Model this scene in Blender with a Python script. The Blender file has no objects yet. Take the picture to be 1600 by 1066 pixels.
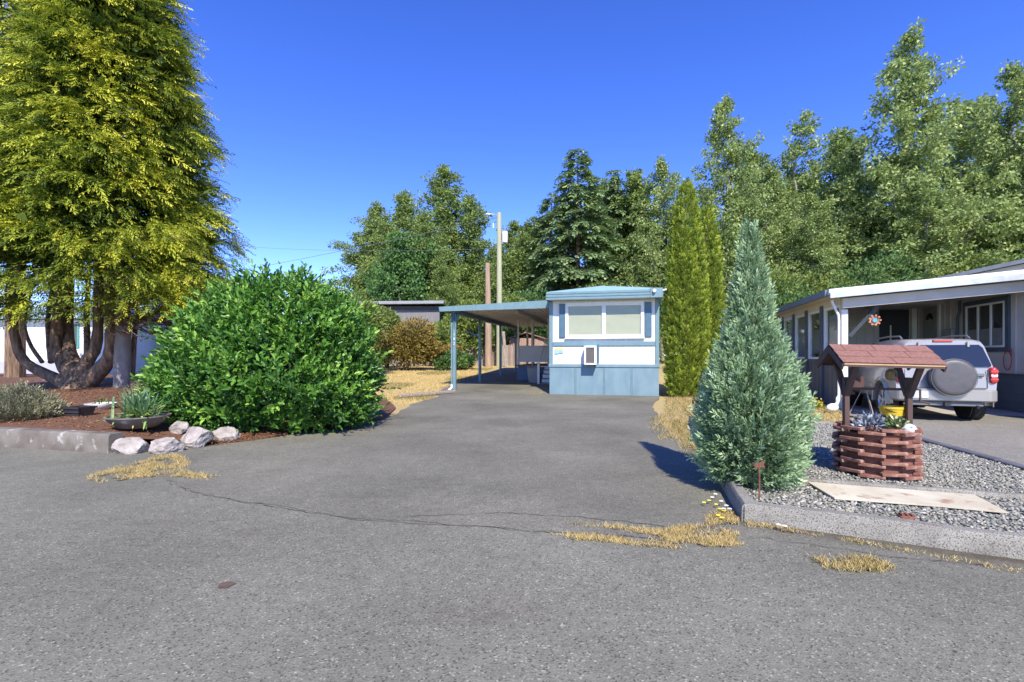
import bpy, bmesh, math, random
import numpy as np
from math import sin, cos, pi, radians, tan, sqrt
from mathutils import Vector, Matrix, noise as mnoise

# ------------------------------------------------------------------ camera
sc = bpy.context.scene
col = sc.collection
EYE = 1.4          # camera height in metres
F = 760.0          # focal length in photograph pixels (1600 wide)
HZ = 556.0         # photograph row of the horizon
cam = bpy.data.cameras.new('camera')
cam.sensor_width = 36.0
cam.lens = 36.0 * F / 1600.0
cam.shift_y = (HZ - 533.0) / 1600.0
cam.clip_start = 0.05
cam.clip_end = 2000
camo = bpy.data.objects.new('camera', cam)
camo.location = (0, 0, EYE)
camo.rotation_euler = (pi / 2, 0, 0)
col.objects.link(camo)
sc.camera = camo

# ------------------------------------------------------------------ sky, sun, exposure
SUN_EL = radians(44)
SUN_AZ = radians(173)      # clockwise from +Y
w = bpy.data.worlds.new('World')
sc.world = w
w.use_nodes = True
nt = w.node_tree
nt.nodes.clear()
sky = nt.nodes.new('ShaderNodeTexSky')
sky.sky_type = 'NISHITA'
sky.sun_disc = False
sky.sun_elevation = SUN_EL
sky.sun_rotation = SUN_AZ
sky.altitude = 2200
sky.air_density = 1.0
sky.dust_density = 0.0
sky.ozone_density = 3.0
hs = nt.nodes.new('ShaderNodeHueSaturation')
hs.inputs['Saturation'].default_value = 1.27
hs.inputs['Hue'].default_value = 0.5245
bg = nt.nodes.new('ShaderNodeBackground')
bg.inputs['Strength'].default_value = 0.15
wo = nt.nodes.new('ShaderNodeOutputWorld')
nt.links.new(sky.outputs[0], hs.inputs['Color'])
nt.links.new(hs.outputs[0], bg.inputs['Color'])
nt.links.new(bg.outputs[0], wo.inputs['Surface'])

sun = bpy.data.lights.new('sun', 'SUN')
sun.energy = 3.1
sun.angle = radians(0.53)
sun.color = (1.0, 0.92, 0.77)
suno = bpy.data.objects.new('sun', sun)
sd = Vector((sin(SUN_AZ) * cos(SUN_EL), cos(SUN_AZ) * cos(SUN_EL), sin(SUN_EL)))
suno.rotation_euler = sd.to_track_quat('Z', 'Y').to_euler()
suno.location = sd * 60
col.objects.link(suno)

sc.view_settings.view_transform = 'Standard'
sc.view_settings.look = 'None'
sc.view_settings.gamma = 1.0
sc.view_settings.exposure = 1.22
sc.view_settings.use_curve_mapping = False
sc.render.engine = 'CYCLES'
sc.cycles.use_denoising = True
sc.cycles.max_bounces = 8
sc.cycles.transparent_max_bounces = 8
sc.cycles.caustics_reflective = False
sc.cycles.caustics_refractive = False

rng = np.random.default_rng(7)
random.seed(7)

# ------------------------------------------------------------------ placing helpers
def gp(px, py, z=0.0):
    """place on the level z that the photograph shows at that row and column, in metres"""
    d = F * (EYE - z) / (py - HZ)
    return ((px - 800) * d / F, d)

def at(px, py, Y):
    return Vector(((px - 800) * Y / F, Y, EYE + (HZ - py) * Y / F))

def smooth(a, b, x):
    t = min(1, max(0, (x - a) / (b - a)))
    return t * t * (3 - 2 * t)

def gz(x, y):
    """height of the natural ground"""
    k = smooth(4, 10, x)
    return 0.66 * min(1, max(0, (y - 18 - 6 * k) / 19)) - 0.02

# ------------------------------------------------------------------ materials
MATS = {}
def _new(name):
    m = bpy.data.materials.new(name)
    m.use_nodes = True
    n = m.node_tree.nodes
    return m, n, m.node_tree.links, n['Principled BSDF']

def pmat(name, c1, c2=None, scale=4.0, rough=0.6, bump=0.0, bscale=60.0, metal=0.0, stretch=(1, 1, 1), spec=0.5, detail=6, speck=None, coat=0):
    if name in MATS:
        return MATS[name]
    m, n, l, b = _new(name)
    b.inputs['Roughness'].default_value = rough
    b.inputs['Metallic'].default_value = metal
    b.inputs['Specular IOR Level'].default_value = spec
    b.inputs['Coat Weight'].default_value = coat
    tc = n.new('ShaderNodeTexCoord')
    mp = n.new('ShaderNodeMapping')
    mp.inputs['Scale'].default_value = stretch
    l.new(tc.outputs['Object'], mp.inputs['Vector'])
    if c2 is None:
        c2 = tuple(x * 0.82 for x in c1)
    nz = n.new('ShaderNodeTexNoise')
    nz.inputs['Scale'].default_value = scale
    nz.inputs['Detail'].default_value = detail
    l.new(mp.outputs[0], nz.inputs['Vector'])
    rp = n.new('ShaderNodeValToRGB')
    rp.color_ramp.elements[0].position = 0.32
    rp.color_ramp.elements[1].position = 0.68
    rp.color_ramp.elements[0].color = (*c2, 1)
    rp.color_ramp.elements[1].color = (*c1, 1)
    l.new(nz.outputs['Fac'], rp.inputs[0])
    out = rp.outputs[0]
    if speck:
        sc_, colr, lo, hi = speck
        n2 = n.new('ShaderNodeTexNoise')
        n2.inputs['Scale'].default_value = sc_
        n2.inputs['Detail'].default_value = 5
        l.new(mp.outputs[0], n2.inputs['Vector'])
        mr = n.new('ShaderNodeMapRange')
        mr.inputs[1].default_value = lo
        mr.inputs[2].default_value = hi
        l.new(n2.outputs['Fac'], mr.inputs[0])
        mx = n.new('ShaderNodeMixRGB')
        mx.inputs[2].default_value = (*colr, 1)
        l.new(mr.outputs[0], mx.inputs[0])
        l.new(out, mx.inputs[1])
        out = mx.outputs[0]
    l.new(out, b.inputs['Base Color'])
    if bump:
        n3 = n.new('ShaderNodeTexNoise')
        n3.inputs['Scale'].default_value = bscale
        n3.inputs['Detail'].default_value = 4
        l.new(mp.outputs[0], n3.inputs['Vector'])
        bp = n.new('ShaderNodeBump')
        bp.inputs['Strength'].default_value = bump
        bp.inputs['Distance'].default_value = 0.01
        l.new(n3.outputs['Fac'], bp.inputs['Height'])
        l.new(bp.outputs[0], b.inputs['Normal'])
    MATS[name] = m
    return m

def leafmat(name, stops, rough=0.5, trans=0.25, spec=0.4, attr='v', gain=1.3, soft=0.0):
    if name in MATS:
        return MATS[name]
    m, n, l, b = _new(name)
    at_ = n.new('ShaderNodeAttribute')
    at_.attribute_name = attr
    rp = n.new('ShaderNodeValToRGB')
    els = rp.color_ramp.elements
    while len(els) < len(stops):
        els.new(0.5)
    mean = [sum(c[i] for _, c in stops) / len(stops) for i in range(3)]
    for e, (p, c) in zip(els, stops):
        c = [q + soft * (mm - q) for q, mm in zip(c, mean)]
        e.position = p
        e.color = (*[min(0.9, q * gain) for q in c], 1)
    l.new(at_.outputs['Fac'], rp.inputs[0])
    l.new(rp.outputs[0], b.inputs['Base Color'])
    b.inputs['Roughness'].default_value = rough
    b.inputs['Specular IOR Level'].default_value = spec
    tr = n.new('ShaderNodeBsdfTranslucent')
    l.new(rp.outputs[0], tr.inputs['Color'])
    mx = n.new('ShaderNodeMixShader')
    mx.inputs[0].default_value = trans
    o = n['Material Output']
    l.new(b.outputs[0], mx.inputs[1])
    l.new(tr.outputs[0], mx.inputs[2])
    l.new(mx.outputs[0], o.inputs['Surface'])
    MATS[name] = m
    return m

def asphalt(name, base, var, stone_scale, stain, rough=0.85, kerb_moss=None):
    m, n, l, b = _new(name)
    tc = n.new('ShaderNodeTexCoord')
    P = tc.outputs['Object']
    vo = n.new('ShaderNodeTexVoronoi')
    vo.inputs['Scale'].default_value = stone_scale
    l.new(P, vo.inputs['Vector'])
    sep = n.new('ShaderNodeSeparateColor')
    l.new(vo.outputs['Color'], sep.inputs[0])
    rp = n.new('ShaderNodeValToRGB')
    e = rp.color_ramp.elements
    e[0].position = 0.0
    e[0].color = (*[c * (1 - 1.5 * var) for c in base], 1)
    e[1].position = 1.0
    e[1].color = (*[min(1, c * (1 + 2.6 * var)) for c in base], 1)
    for p, k in ((0.08, 1 - var * 0.9), (0.16, 1 - var * 0.2), (0.80, 1 + var * 0.18), (0.95, 1 + var * 0.6)):
        x = e.new(p)
        x.color = (*[c * k for c in base], 1)
    l.new(sep.outputs[0], rp.inputs[0])
    # wear and stains in broad soft shapes
    n1 = n.new('ShaderNodeTexNoise')
    n1.inputs['Scale'].default_value = 0.42
    n1.inputs['Detail'].default_value = 7
    n1.inputs['Roughness'].default_value = 0.62
    l.new(P, n1.inputs['Vector'])
    r1 = n.new('ShaderNodeMapRange')
    r1.inputs[1].default_value = 0.33
    r1.inputs[2].default_value = 0.68
    r1.inputs[3].default_value = 1 - stain
    r1.inputs[4].default_value = 1 + stain * 0.9
    l.new(n1.outputs['Fac'], r1.inputs[0])
    n2 = n.new('ShaderNodeTexNoise')
    n2.inputs['Scale'].default_value = 9
    n2.inputs['Detail'].default_value = 8
    n2.inputs['Roughness'].default_value = 0.7
    l.new(P, n2.inputs['Vector'])
    r2 = n.new('ShaderNodeMapRange')
    r2.inputs[1].default_value = 0.3
    r2.inputs[2].default_value = 0.7
    r2.inputs[3].default_value = 0.86
    r2.inputs[4].default_value = 1.14
    l.new(n2.outputs['Fac'], r2.inputs[0])
    mu = n.new('ShaderNodeMath')
    mu.operation = 'MULTIPLY'
    l.new(r1.outputs[0], mu.inputs[0])
    l.new(r2.outputs[0], mu.inputs[1])
    vm = n.new('ShaderNodeVectorMath')
    vm.operation = 'SCALE'
    l.new(rp.outputs[0], vm.inputs[0])
    l.new(mu.outputs[0], vm.inputs['Scale'])
    out = vm.outputs[0]
    # brownish dirt in patches
    n4 = n.new('ShaderNodeTexNoise')
    n4.inputs['Scale'].default_value = 1.3
    n4.inputs['Detail'].default_value = 9
    n4.inputs['Roughness'].default_value = 0.7
    mp = n.new('ShaderNodeMapping')
    mp.inputs['Location'].default_value = (3.1, 7.7, 0)
    mp.inputs['Rotation'].default_value = (0, 0, 0.35)
    mp.inputs['Scale'].default_value = (0.55, 1.3, 1)
    l.new(P, mp.inputs[0])
    l.new(mp.outputs[0], n4.inputs['Vector'])
    r4 = n.new('ShaderNodeMapRange')
    r4.inputs[1].default_value = 0.57
    r4.inputs[2].default_value = 0.75
    r4.inputs[3].default_value = 0
    r4.inputs[4].default_value = 0.55
    l.new(n4.outputs['Fac'], r4.inputs[0])
    mx = n.new('ShaderNodeMixRGB')
    mx.inputs[2].default_value = (base[0] * 0.62, base[1] * 0.55, base[2] * 0.47, 1)
    l.new(r4.outputs[0], mx.inputs[0])
    l.new(out, mx.inputs[1])
    out = mx.outputs[0]
    if kerb_moss:
        # moss and silt that gathers in a ragged band where the lane meets the kerb
        (kx, ky), (nx_, ny_), wide = kerb_moss
        dt_ = n.new('ShaderNodeVectorMath')
        dt_.operation = 'DOT_PRODUCT'
        sb = n.new('ShaderNodeVectorMath')
        sb.operation = 'SUBTRACT'
        sb.inputs[1].default_value = (kx, ky, 0)
        l.new(P, sb.inputs[0])
        l.new(sb.outputs[0], dt_.inputs[0])
        dt_.inputs[1].default_value = (nx_, ny_, 0)
        ad = n.new('ShaderNodeMath')
        ad.operation = 'MULTIPLY_ADD'
        ad.inputs[1].default_value = wide * 3.2
        l.new(n4.outputs['Fac'], ad.inputs[0])
        l.new(dt_.outputs['Value'], ad.inputs[2])
        mk = n.new('ShaderNodeMapRange')
        mk.inputs[1].default_value = wide * 1.05
        mk.inputs[2].default_value = wide * 1.75
        mk.inputs[3].default_value = 0
        mk.inputs[4].default_value = 0.8
        l.new(ad.outputs[0], mk.inputs[0])
        m5 = n.new('ShaderNodeMixRGB')
        m5.inputs[2].default_value = (0.075, 0.060, 0.040, 1)
        l.new(mk.outputs[0], m5.inputs[0])
        l.new(out, m5.inputs[1])
        out = m5.outputs[0]
    l.new(out, b.inputs['Base Color'])
    b.inputs['Roughness'].default_value = rough
    b.inputs['Specular IOR Level'].default_value = 0.2
    bp = n.new('ShaderNodeBump')
    bp.inputs['Strength'].default_value = 0.35
    bp.inputs['Distance'].default_value = 0.006
    l.new(vo.outputs['Distance'], bp.inputs['Height'])
    l.new(bp.outputs[0], b.inputs['Normal'])
    return m

def glassmat(name, tint, rough=0.03):
    if name in MATS:
        return MATS[name]
    m, n, l, b = _new(name)
    b.inputs['Base Color'].default_value = (*tint, 1)
    b.inputs['Roughness'].default_value = rough
    b.inputs['Specular IOR Level'].default_value = 0.55
    b.inputs['Coat Weight'].default_value = 0.15
    b.inputs['Coat Roughness'].default_value = 0.02
    MATS[name] = m
    return m

def clearglass(name):
    """thin window pane: mostly clear, reflecting at a glance"""
    if name in MATS:
        return MATS[name]
    m, n, l, b = _new(name)
    tr = n.new('ShaderNodeBsdfTransparent')
    tr.inputs[0].default_value = (0.92, 0.95, 0.95, 1)
    gl = n.new('ShaderNodeBsdfGlossy')
    gl.inputs['Roughness'].default_value = 0.02
    fr = n.new('ShaderNodeLayerWeight')
    fr.inputs['Blend'].default_value = 0.2
    mr = n.new('ShaderNodeMath')
    mr.operation = 'MULTIPLY_ADD'
    mr.inputs[1].default_value = 0.3
    mr.inputs[2].default_value = 0.025
    l.new(fr.outputs['Facing'], mr.inputs[0])
    mx = n.new('ShaderNodeMixShader')
    l.new(mr.outputs[0], mx.inputs[0])
    l.new(tr.outputs[0], mx.inputs[1])
    l.new(gl.outputs[0], mx.inputs[2])
    l.new(mx.outputs[0], n['Material Output'].inputs['Surface'])
    MATS[name] = m
    return m

# ------------------------------------------------------------------ mesh builder
class MB:
    def __init__(s):
        s.v = []
        s.f = []
    def add(s, vs, fs):
        o = len(s.v)
        s.v += [tuple(p) for p in vs]
        s.f += [tuple(i + o for i in f) for f in fs]
        return s
    def box(s, c, size, rot=None):
        x, y, z = (a / 2 for a in size)
        vs = [Vector(p) for p in ((-x, -y, -z), (x, -y, -z), (x, y, -z), (-x, y, -z), (-x, -y, z), (x, -y, z), (x, y, z), (-x, y, z))]
        if rot is not None:
            vs = [rot @ p for p in vs]
        c = Vector(c)
        return s.add([p + c for p in vs], [(0, 3, 2, 1), (4, 5, 6, 7), (0, 1, 5, 4), (1, 2, 6, 5), (2, 3, 7, 6), (3, 0, 4, 7)])
    def span(s, a, b):
        return s.box([(p + q) / 2 for p, q in zip(a, b)], [abs(q - p) for p, q in zip(a, b)])
    def beam(s, a, b, wd, ht, up=(0, 0, 1)):
        a, b = Vector(a), Vector(b)
        d = (b - a)
        L = d.length
        d.normalize()
        u = Vector(up)
        x = d.cross(u)
        if x.length < 1e-4:
            x = d.cross(Vector((0, 1, 0)))
        x.normalize()
        u = x.cross(d)
        R = Matrix((x, d, u)).transposed()
        return s.box((a + b) / 2, (wd, L, ht), R)
    def tube(s, pts, rad, n=8, cap=True):
        pts = [Vector(p) for p in pts]
        if not hasattr(rad, '__len__'):
            rad = [rad] * len(pts)
        o = len(s.v)
        prev = None
        for i, p in enumerate(pts):
            d = (pts[min(i + 1, len(pts) - 1)] - pts[max(i - 1, 0)])
            d.normalize()
            if prev is None:
                x = d.cross(Vector((0, 0, 1)))
                if x.length < 0.05:
                    x = d.cross(Vector((0, 1, 0)))
            else:
                x = prev - d * prev.dot(d)
            x.normalize()
            prev = x
            y = d.cross(x)
            for k in range(n):
                a = 2 * pi * k / n
                s.v.append(tuple(p + (x * cos(a) + y * sin(a)) * rad[i]))
        for i in range(len(pts) - 1):
            for k in range(n):
                k2 = (k + 1) % n
                s.f.append((o + i * n + k, o + i * n + k2, o + (i + 1) * n + k2, o + (i + 1) * n + k))
        if cap:
            s.f.append(tuple(o + k for k in reversed(range(n))))
            m = o + (len(pts) - 1) * n
            s.f.append(tuple(m + k for k in range(n)))
        return s
    def lathe(s, prof, n=24, c=(0, 0, 0), axis='z', cap=True):
        o = len(s.v)
        for r, h in prof:
            for k in range(n):
                a = 2 * pi * k / n
                if axis == 'z':
                    p = (r * cos(a), r * sin(a), h)
                elif axis == 'y':
                    p = (r * cos(a), h, r * sin(a))
                else:
                    p = (h, r * cos(a), r * sin(a))
                s.v.append((p[0] + c[0], p[1] + c[1], p[2] + c[2]))
        for i in range(len(prof) - 1):
            for k in range(n):
                k2 = (k + 1) % n
                s.f.append((o + i * n + k, o + i * n + k2, o + (i + 1) * n + k2, o + (i + 1) * n + k))
        if cap:
            s.f.append(tuple(o + k for k in reversed(range(n))))
            m = o + (len(prof) - 1) * n
            s.f.append(tuple(m + k for k in range(n)))
        return s
    def prism(s, poly, z0, z1):
        n = len(poly)
        vs = [(x, y, z0) for x, y in poly] + [(x, y, z1) for x, y in poly]
        fs = [tuple(reversed(range(n))), tuple(range(n, 2 * n))]
        fs += [(i, (i + 1) % n, n + (i + 1) % n, n + i) for i in range(n)]
        return s.add(vs, fs)
    def extr(s, poly, axis, a, b):
        """2-D outline pushed along an axis; poly gives the two other coordinates"""
        n = len(poly)
        def P(u, v, t):
            return (t, u, v) if axis == 'x' else (u, t, v)
        vs = [P(u, v, a) for u, v in poly] + [P(u, v, b) for u, v in poly]
        fs = [tuple(range(n)), tuple(reversed(range(n, 2 * n)))]
        fs += [((i + 1) % n, i, n + i, n + (i + 1) % n) for i in range(n)]
        return s.add(vs, fs)
    def build(s, name, mat, parent=None, smooth=False, bevel=0.0, loc=None):
        me = bpy.data.meshes.new(name)
        me.from_pydata(s.v, [], s.f)
        bm = bmesh.new()
        bm.from_mesh(me)
        bmesh.ops.recalc_face_normals(bm, faces=bm.faces)
        if bevel:
            es = [e for e in bm.edges if len(e.link_faces) == 2 and e.calc_face_angle(0) > 0.5]
            bmesh.ops.bevel(bm, geom=es, offset=bevel, segments=1, profile=0.5, affect='EDGES', clamp_overlap=True)
        bm.to_mesh(me)
        bm.free()
        if smooth:
            me.polygons.foreach_set('use_smooth', [True] * len(me.polygons))
            try:
                me.set_sharp_from_angle(angle=radians(40))
            except Exception:
                pass
        me.materials.append(mat)
        o = bpy.data.objects.new(name, me)
        col.objects.link(o)
        if parent is not None:
            o.parent = parent
        if loc is not None:
            o.location = loc
        return o

def tag(o, label=None, cat=None, group=None, kind=None):
    if label:
        o['label'] = label
    if cat:
        o['category'] = cat
    if group:
        o['group'] = group
    if kind:
        o['kind'] = kind
    return o

def empty(name, loc, rz=0.0, label=None, cat=None, group=None):
    o = bpy.data.objects.new(name, None)
    o.empty_display_size = 0.2
    o.location = loc
    o.rotation_euler = (0, 0, rz)
    col.objects.link(o)
    tag(o, label, cat, group)
    return o

def share(src, parent, loc=(0, 0, 0), rz=0.0, scale=None):
    c = src.copy()
    col.objects.link(c)
    c.parent = parent
    c.location = loc
    c.rotation_euler = (0, 0, rz)
    if scale:
        c.scale = scale
    return c

def copy_tree(root):
    r = root.copy()
    col.objects.link(r)
    for ch in list(root.children):
        c = ch.copy()
        col.objects.link(c)
        c.parent = r
        for g in list(ch.children):
            d = g.copy()
            col.objects.link(d)
            d.parent = c
    return r

# ------------------------------------------------------------------ numpy foliage
def unit(a):
    return a / np.maximum(1e-9, np.linalg.norm(a, axis=-1, keepdims=True))

def np_mesh(name, verts, tris, mat, v=None, parent=None, smooth=False):
    me = bpy.data.meshes.new(name)
    nv, nf = len(verts), len(tris)
    me.vertices.add(nv)
    me.vertices.foreach_set('co', np.ascontiguousarray(verts, dtype=np.float32).ravel())
    me.loops.add(nf * 3)
    me.loops.foreach_set('vertex_index', np.ascontiguousarray(tris, dtype=np.int32).ravel())
    me.polygons.add(nf)
    me.polygons.foreach_set('loop_start', np.arange(0, nf * 3, 3, dtype=np.int32))
    if smooth:
        me.polygons.foreach_set('use_smooth', np.ones(nf, dtype=bool))
    me.update(calc_edges=True)
    if v is not None:
        a = me.attributes.new('v', 'FLOAT', 'POINT')
        a.data.foreach_set('value', np.ascontiguousarray(v, dtype=np.float32))
    me.materials.append(mat)
    o = bpy.data.objects.new(name, me)
    col.objects.link(o)
    if parent is not None:
        o.parent = parent
    return o

def leaves(P, D, N, L, W, v0, v1, fold=0.2, mid=0.5, curl=0.0):
    """diamond leaves folded on their midrib: base P, direction D, facing N"""
    n = len(P)
    D = unit(D)
    S = unit(np.cross(D, N))
    U = np.cross(S, D)
    L = np.broadcast_to(L, (n,))[:, None]
    W = np.broadcast_to(W, (n,))[:, None]
    tip = P + D * L - U * L * curl
    a = P + D * L * mid + S * W * 0.5 + U * W * fold
    b = P + D * L * mid - S * W * 0.5 + U * W * fold
    V = np.stack([P, a, tip, b], 1).reshape(-1, 3)
    i = np.arange(n)[:, None] * 4
    T = np.concatenate([i + np.array([[0, 1, 2]]), i + np.array([[0, 2, 3]])], 1).reshape(-1, 3)
    v0 = np.broadcast_to(v0, (n,))
    v1 = np.broadcast_to(v1, (n,))
    vv = np.stack([v0, (v0 + v1) / 2, v1, (v0 + v1) / 2], 1).ravel()
    return V, T, vv

def oval_leaves(P, D, N, L, W, v):
    """broad leaves with six points round and a fold, 4 triangles each"""
    n = len(P)
    D = unit(D)
    S = unit(np.cross(D, N))
    U = np.cross(S, D)
    L = np.broadcast_to(L, (n,))[:, None]
    W = np.broadcast_to(W, (n,))[:, None]
    up = U * W * 0.22
    pts = [P, P + D * L * 0.3 + S * W * 0.5 + up, P + D * L * 0.72 + S * W * 0.42 + up, P + D * L - U * L * 0.12,
           P + D * L * 0.72 - S * W * 0.42 + up, P + D * L * 0.3 - S * W * 0.5 + up]
    V = np.stack(pts, 1).reshape(-1, 3)
    i = np.arange(n)[:, None] * 6
    T = np.concatenate([i + np.array([[0, 1, 2]]), i + np.array([[0, 2, 3]]), i + np.array([[0, 3, 4]]), i + np.array([[0, 4, 5]])], 1).reshape(-1, 3)
    return V, T, np.repeat(np.broadcast_to(v, (n,)), 6)

def sprays(B, D, N, L, K, bl, bw, ang, droop, v0, v1, jit=0.15):
    """flat fern-like sprays: K blades set left and right along each axis, the axis drooping"""
    n = len(B)
    D = unit(D)
    S = unit(np.cross(D, N))
    U = np.cross(S, D)
    L = np.broadcast_to(L, (n,))
    s = np.linspace(0.05, 0.85, K)
    side = np.where(np.arange(K) % 2 == 0, 1.0, -1.0)
    side[-1] = 0
    s[-1] = 0.82
    P = B[:, None, :] + D[:, None, :] * (L[:, None] * s)[..., None] - U[:, None, :] * (droop * L[:, None] * s ** 2)[..., None]
    ang_ = ang * side
    Dk = D[:, None, :] * np.cos(ang_)[None, :, None] + S[:, None, :] * np.sin(ang_)[None, :, None] - U[:, None, :] * (2 * droop * s)[None, :, None]
    Dk = Dk + rng.normal(0, jit, Dk.shape)
    len_ = bl * L[:, None] * (1.05 - 0.55 * s)[None, :] * rng.uniform(0.75, 1.25, (n, K))
    wid = bw * L[:, None] * np.ones((n, K))
    Nk = np.repeat(U[:, None, :], K, 1)
    va = v0[:, None] + (v1 - v0)[:, None] * (s * 0.75)[None, :]
    vb = v0[:, None] + (v1 - v0)[:, None] * (s * 0.75 + 0.25)[None, :]
    return leaves(P.reshape(-1, 3), Dk.reshape(-1, 3), Nk.reshape(-1, 3), len_.ravel(), wid.ravel(), va.ravel(), vb.ravel(), 0.1)

def lump(th, t, k=1.0, seed=0):
    r = np.random.default_rng(seed)
    o = np.zeros_like(th)
    for i in range(7):
        a, b = r.integers(1, 6), r.uniform(2, 14)
        o += np.sin(a * th + b * t + r.uniform(0, 6.28)) * r.uniform(0.4, 1) / 3
    return o * k

def catm(*packs):
    V, T, A, o = [], [], [], 0
    for v, t, a in packs:
        V.append(v)
        T.append(t + o)
        A.append(a)
        o += len(v)
    return np.concatenate(V), np.concatenate(T), np.concatenate(A)

# ------------------------------------------------------------------ shared materials
M_BARK = pmat('bark_grey_brown', (0.31, 0.205, 0.135), (0.075, 0.048, 0.032), 13, 0.9, 1.0, 30, stretch=(1, 1, 0.16))
M_BARKL = pmat('bark_pale', (0.36, 0.33, 0.31), (0.19, 0.17, 0.16), 5, 0.9, 0.6, 20, stretch=(1, 1, 0.3))
M_WHITE = pmat('white_paint', (0.80, 0.80, 0.79), (0.72, 0.72, 0.71), 3, 0.45)
M_BLUE = pmat('blue_trim_paint', (0.16, 0.262, 0.30), (0.135, 0.23, 0.27), 4, 0.5)
M_BLUESK = pmat('blue_skirting_paint', (0.19, 0.285, 0.335), (0.145, 0.235, 0.285), 3.5, 0.6, 0.3, 40, stretch=(1, 1, 0.5))
M_SHUT = pmat('dark_blue_paint', (0.075, 0.155, 0.22), (0.06, 0.13, 0.19), 4, 0.5)
M_CONC = pmat('old_concrete', (0.22, 0.20, 0.172), (0.115, 0.095, 0.075), 3, 0.9, 0.6, 60, speck=(7, (0.40, 0.385, 0.35), 0.60, 0.70))
M_CONCW = pmat('whitish_concrete', (0.33, 0.32, 0.275), (0.21, 0.20, 0.17), 4, 0.9, 0.6, 70, speck=(110, (0.105, 0.085, 0.07), 0.50, 0.62))
M_WOODG = pmat('weathered_wood', (0.36, 0.30, 0.25), (0.20, 0.16, 0.13), 6, 0.9, 0.4, 30, stretch=(4, 4, 0.4))
M_DARK = pmat('dark_metal', (0.03, 0.03, 0.032), (0.02, 0.02, 0.02), 5, 0.55)
M_CREAM = pmat('cream_paint', (0.62, 0.57, 0.50), (0.55, 0.50, 0.43), 3, 0.6)
# ------------------------------------------------------------------ ground
def inside(poly, x, y):
    r = np.zeros(len(x), bool)
    n = len(poly)
    for i in range(n):
        x0, y0 = poly[i]
        x1, y1 = poly[(i + 1) % n]
        c = ((y0 > y) != (y1 > y)) & (x < (x1 - x0) * (y - y0) / (y1 - y0 + 1e-12) + x0)
        r ^= c
    return r

def seg_dist(pts, x, y):
    d = np.full(len(x), 1e9)
    for (x0, y0), (x1, y1) in zip(pts[:-1], pts[1:]):
        dx, dy = x1 - x0, y1 - y0
        t = np.clip(((x - x0) * dx + (y - y0) * dy) / (dx * dx + dy * dy), 0, 1)
        d = np.minimum(d, np.hypot(x - x0 - t * dx, y - y0 - t * dy))
    return d

def drylawn(name, tan, tan2, green, gpos):
    m, n, l, b = _new(name)
    tc = n.new('ShaderNodeTexCoord')
    a = n.new('ShaderNodeTexNoise')
    a.inputs['Scale'].default_value = 0.5
    a.inputs['Detail'].default_value = 8
    a.inputs['Roughness'].default_value = 0.65
    l.new(tc.outputs['Object'], a.inputs['Vector'])
    c = n.new('ShaderNodeTexNoise')
    c.inputs['Scale'].default_value = 22
    c.inputs['Detail'].default_value = 6
    l.new(tc.outputs['Object'], c.inputs['Vector'])
    r = n.new('ShaderNodeValToRGB')
    r.color_ramp.elements[0].position = 0.3
    r.color_ramp.elements[0].color = (*tan2, 1)
    r.color_ramp.elements[1].position = 0.7
    r.color_ramp.elements[1].color = (*tan, 1)
    l.new(c.outputs['Fac'], r.inputs[0])
    mr = n.new('ShaderNodeMapRange')
    mr.inputs[1].default_value = gpos
    mr.inputs[2].default_value = gpos + 0.14
    l.new(a.outputs['Fac'], mr.inputs[0])
    mx = n.new('ShaderNodeMixRGB')
    mx.inputs[2].default_value = (*green, 1)
    l.new(mr.outputs[0], mx.inputs[0])
    l.new(r.outputs[0], mx.inputs[1])
    l.new(mx.outputs[0], b.inputs['Base Color'])
    b.inputs['Roughness'].default_value = 0.95
    b.inputs['Specular IOR Level'].default_value = 0.1
    bp = n.new('ShaderNodeBump')
    bp.inputs['Strength'].default_value = 0.8
    bp.inputs['Distance'].default_value = 0.03
    l.new(c.outputs['Fac'], bp.inputs['Height'])
    l.new(bp.outputs[0], b.inputs['Normal'])
    return m

M_LAWN = drylawn('dry_lawn', (0.50, 0.40, 0.20), (0.36, 0.275, 0.125), (0.18, 0.175, 0.065), 0.57)

def grid_sheet(name, xs, ys, zf, mat, keep=None):
    mb = MB()
    for y in ys:
        for x in xs:
            mb.v.append((x, y, zf(x, y)))
    nx = len(xs)
    for j in range(len(ys) - 1):
        for i in range(nx - 1):
            a = j * nx + i
            if keep and not keep((xs[i] + xs[i + 1]) / 2, (ys[j] + ys[j + 1]) / 2):
                continue
            mb.f.append((a, a + 1, a + nx + 1, a + nx))
    return mb.build(name, mat, smooth=True)

gx = [-400, -200, -100, -60] + list(range(-40, 41, 2)) + [60, 100, 200, 400]
gy = [-60, -20, 0, 6, 10, 14] + list(range(16, 60, 2)) + [70, 100, 200, 500, 900]
tag(grid_sheet('ground', gx, gy, gz, M_LAWN), kind='structure')

# ---- asphalt: the lane in the foreground, the drive, the neighbour's drive
M_ROAD = asphalt('lane_asphalt', (0.186, 0.180, 0.142), 0.40, 110, 0.20, kerb_moss=((1.96, 4.10), (0.445, 0.895), 0.42))
M_DRIVE = asphalt('drive_asphalt', (0.176, 0.169, 0.133), 0.36, 105, 0.27)
M_NDRIVE = asphalt('neighbour_asphalt', (0.235, 0.22, 0.18), 0.33, 100, 0.14)

def sheet(name, poly, z, mat, step=None):
    me = MB()
    me.add([(x, y, z) for x, y in poly], [tuple(range(len(poly)))])
    o = me.build(name, mat)
    if o.data.polygons[0].normal.z < 0:
        o.data.flip_normals()
    return tag(o, kind='structure')

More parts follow.
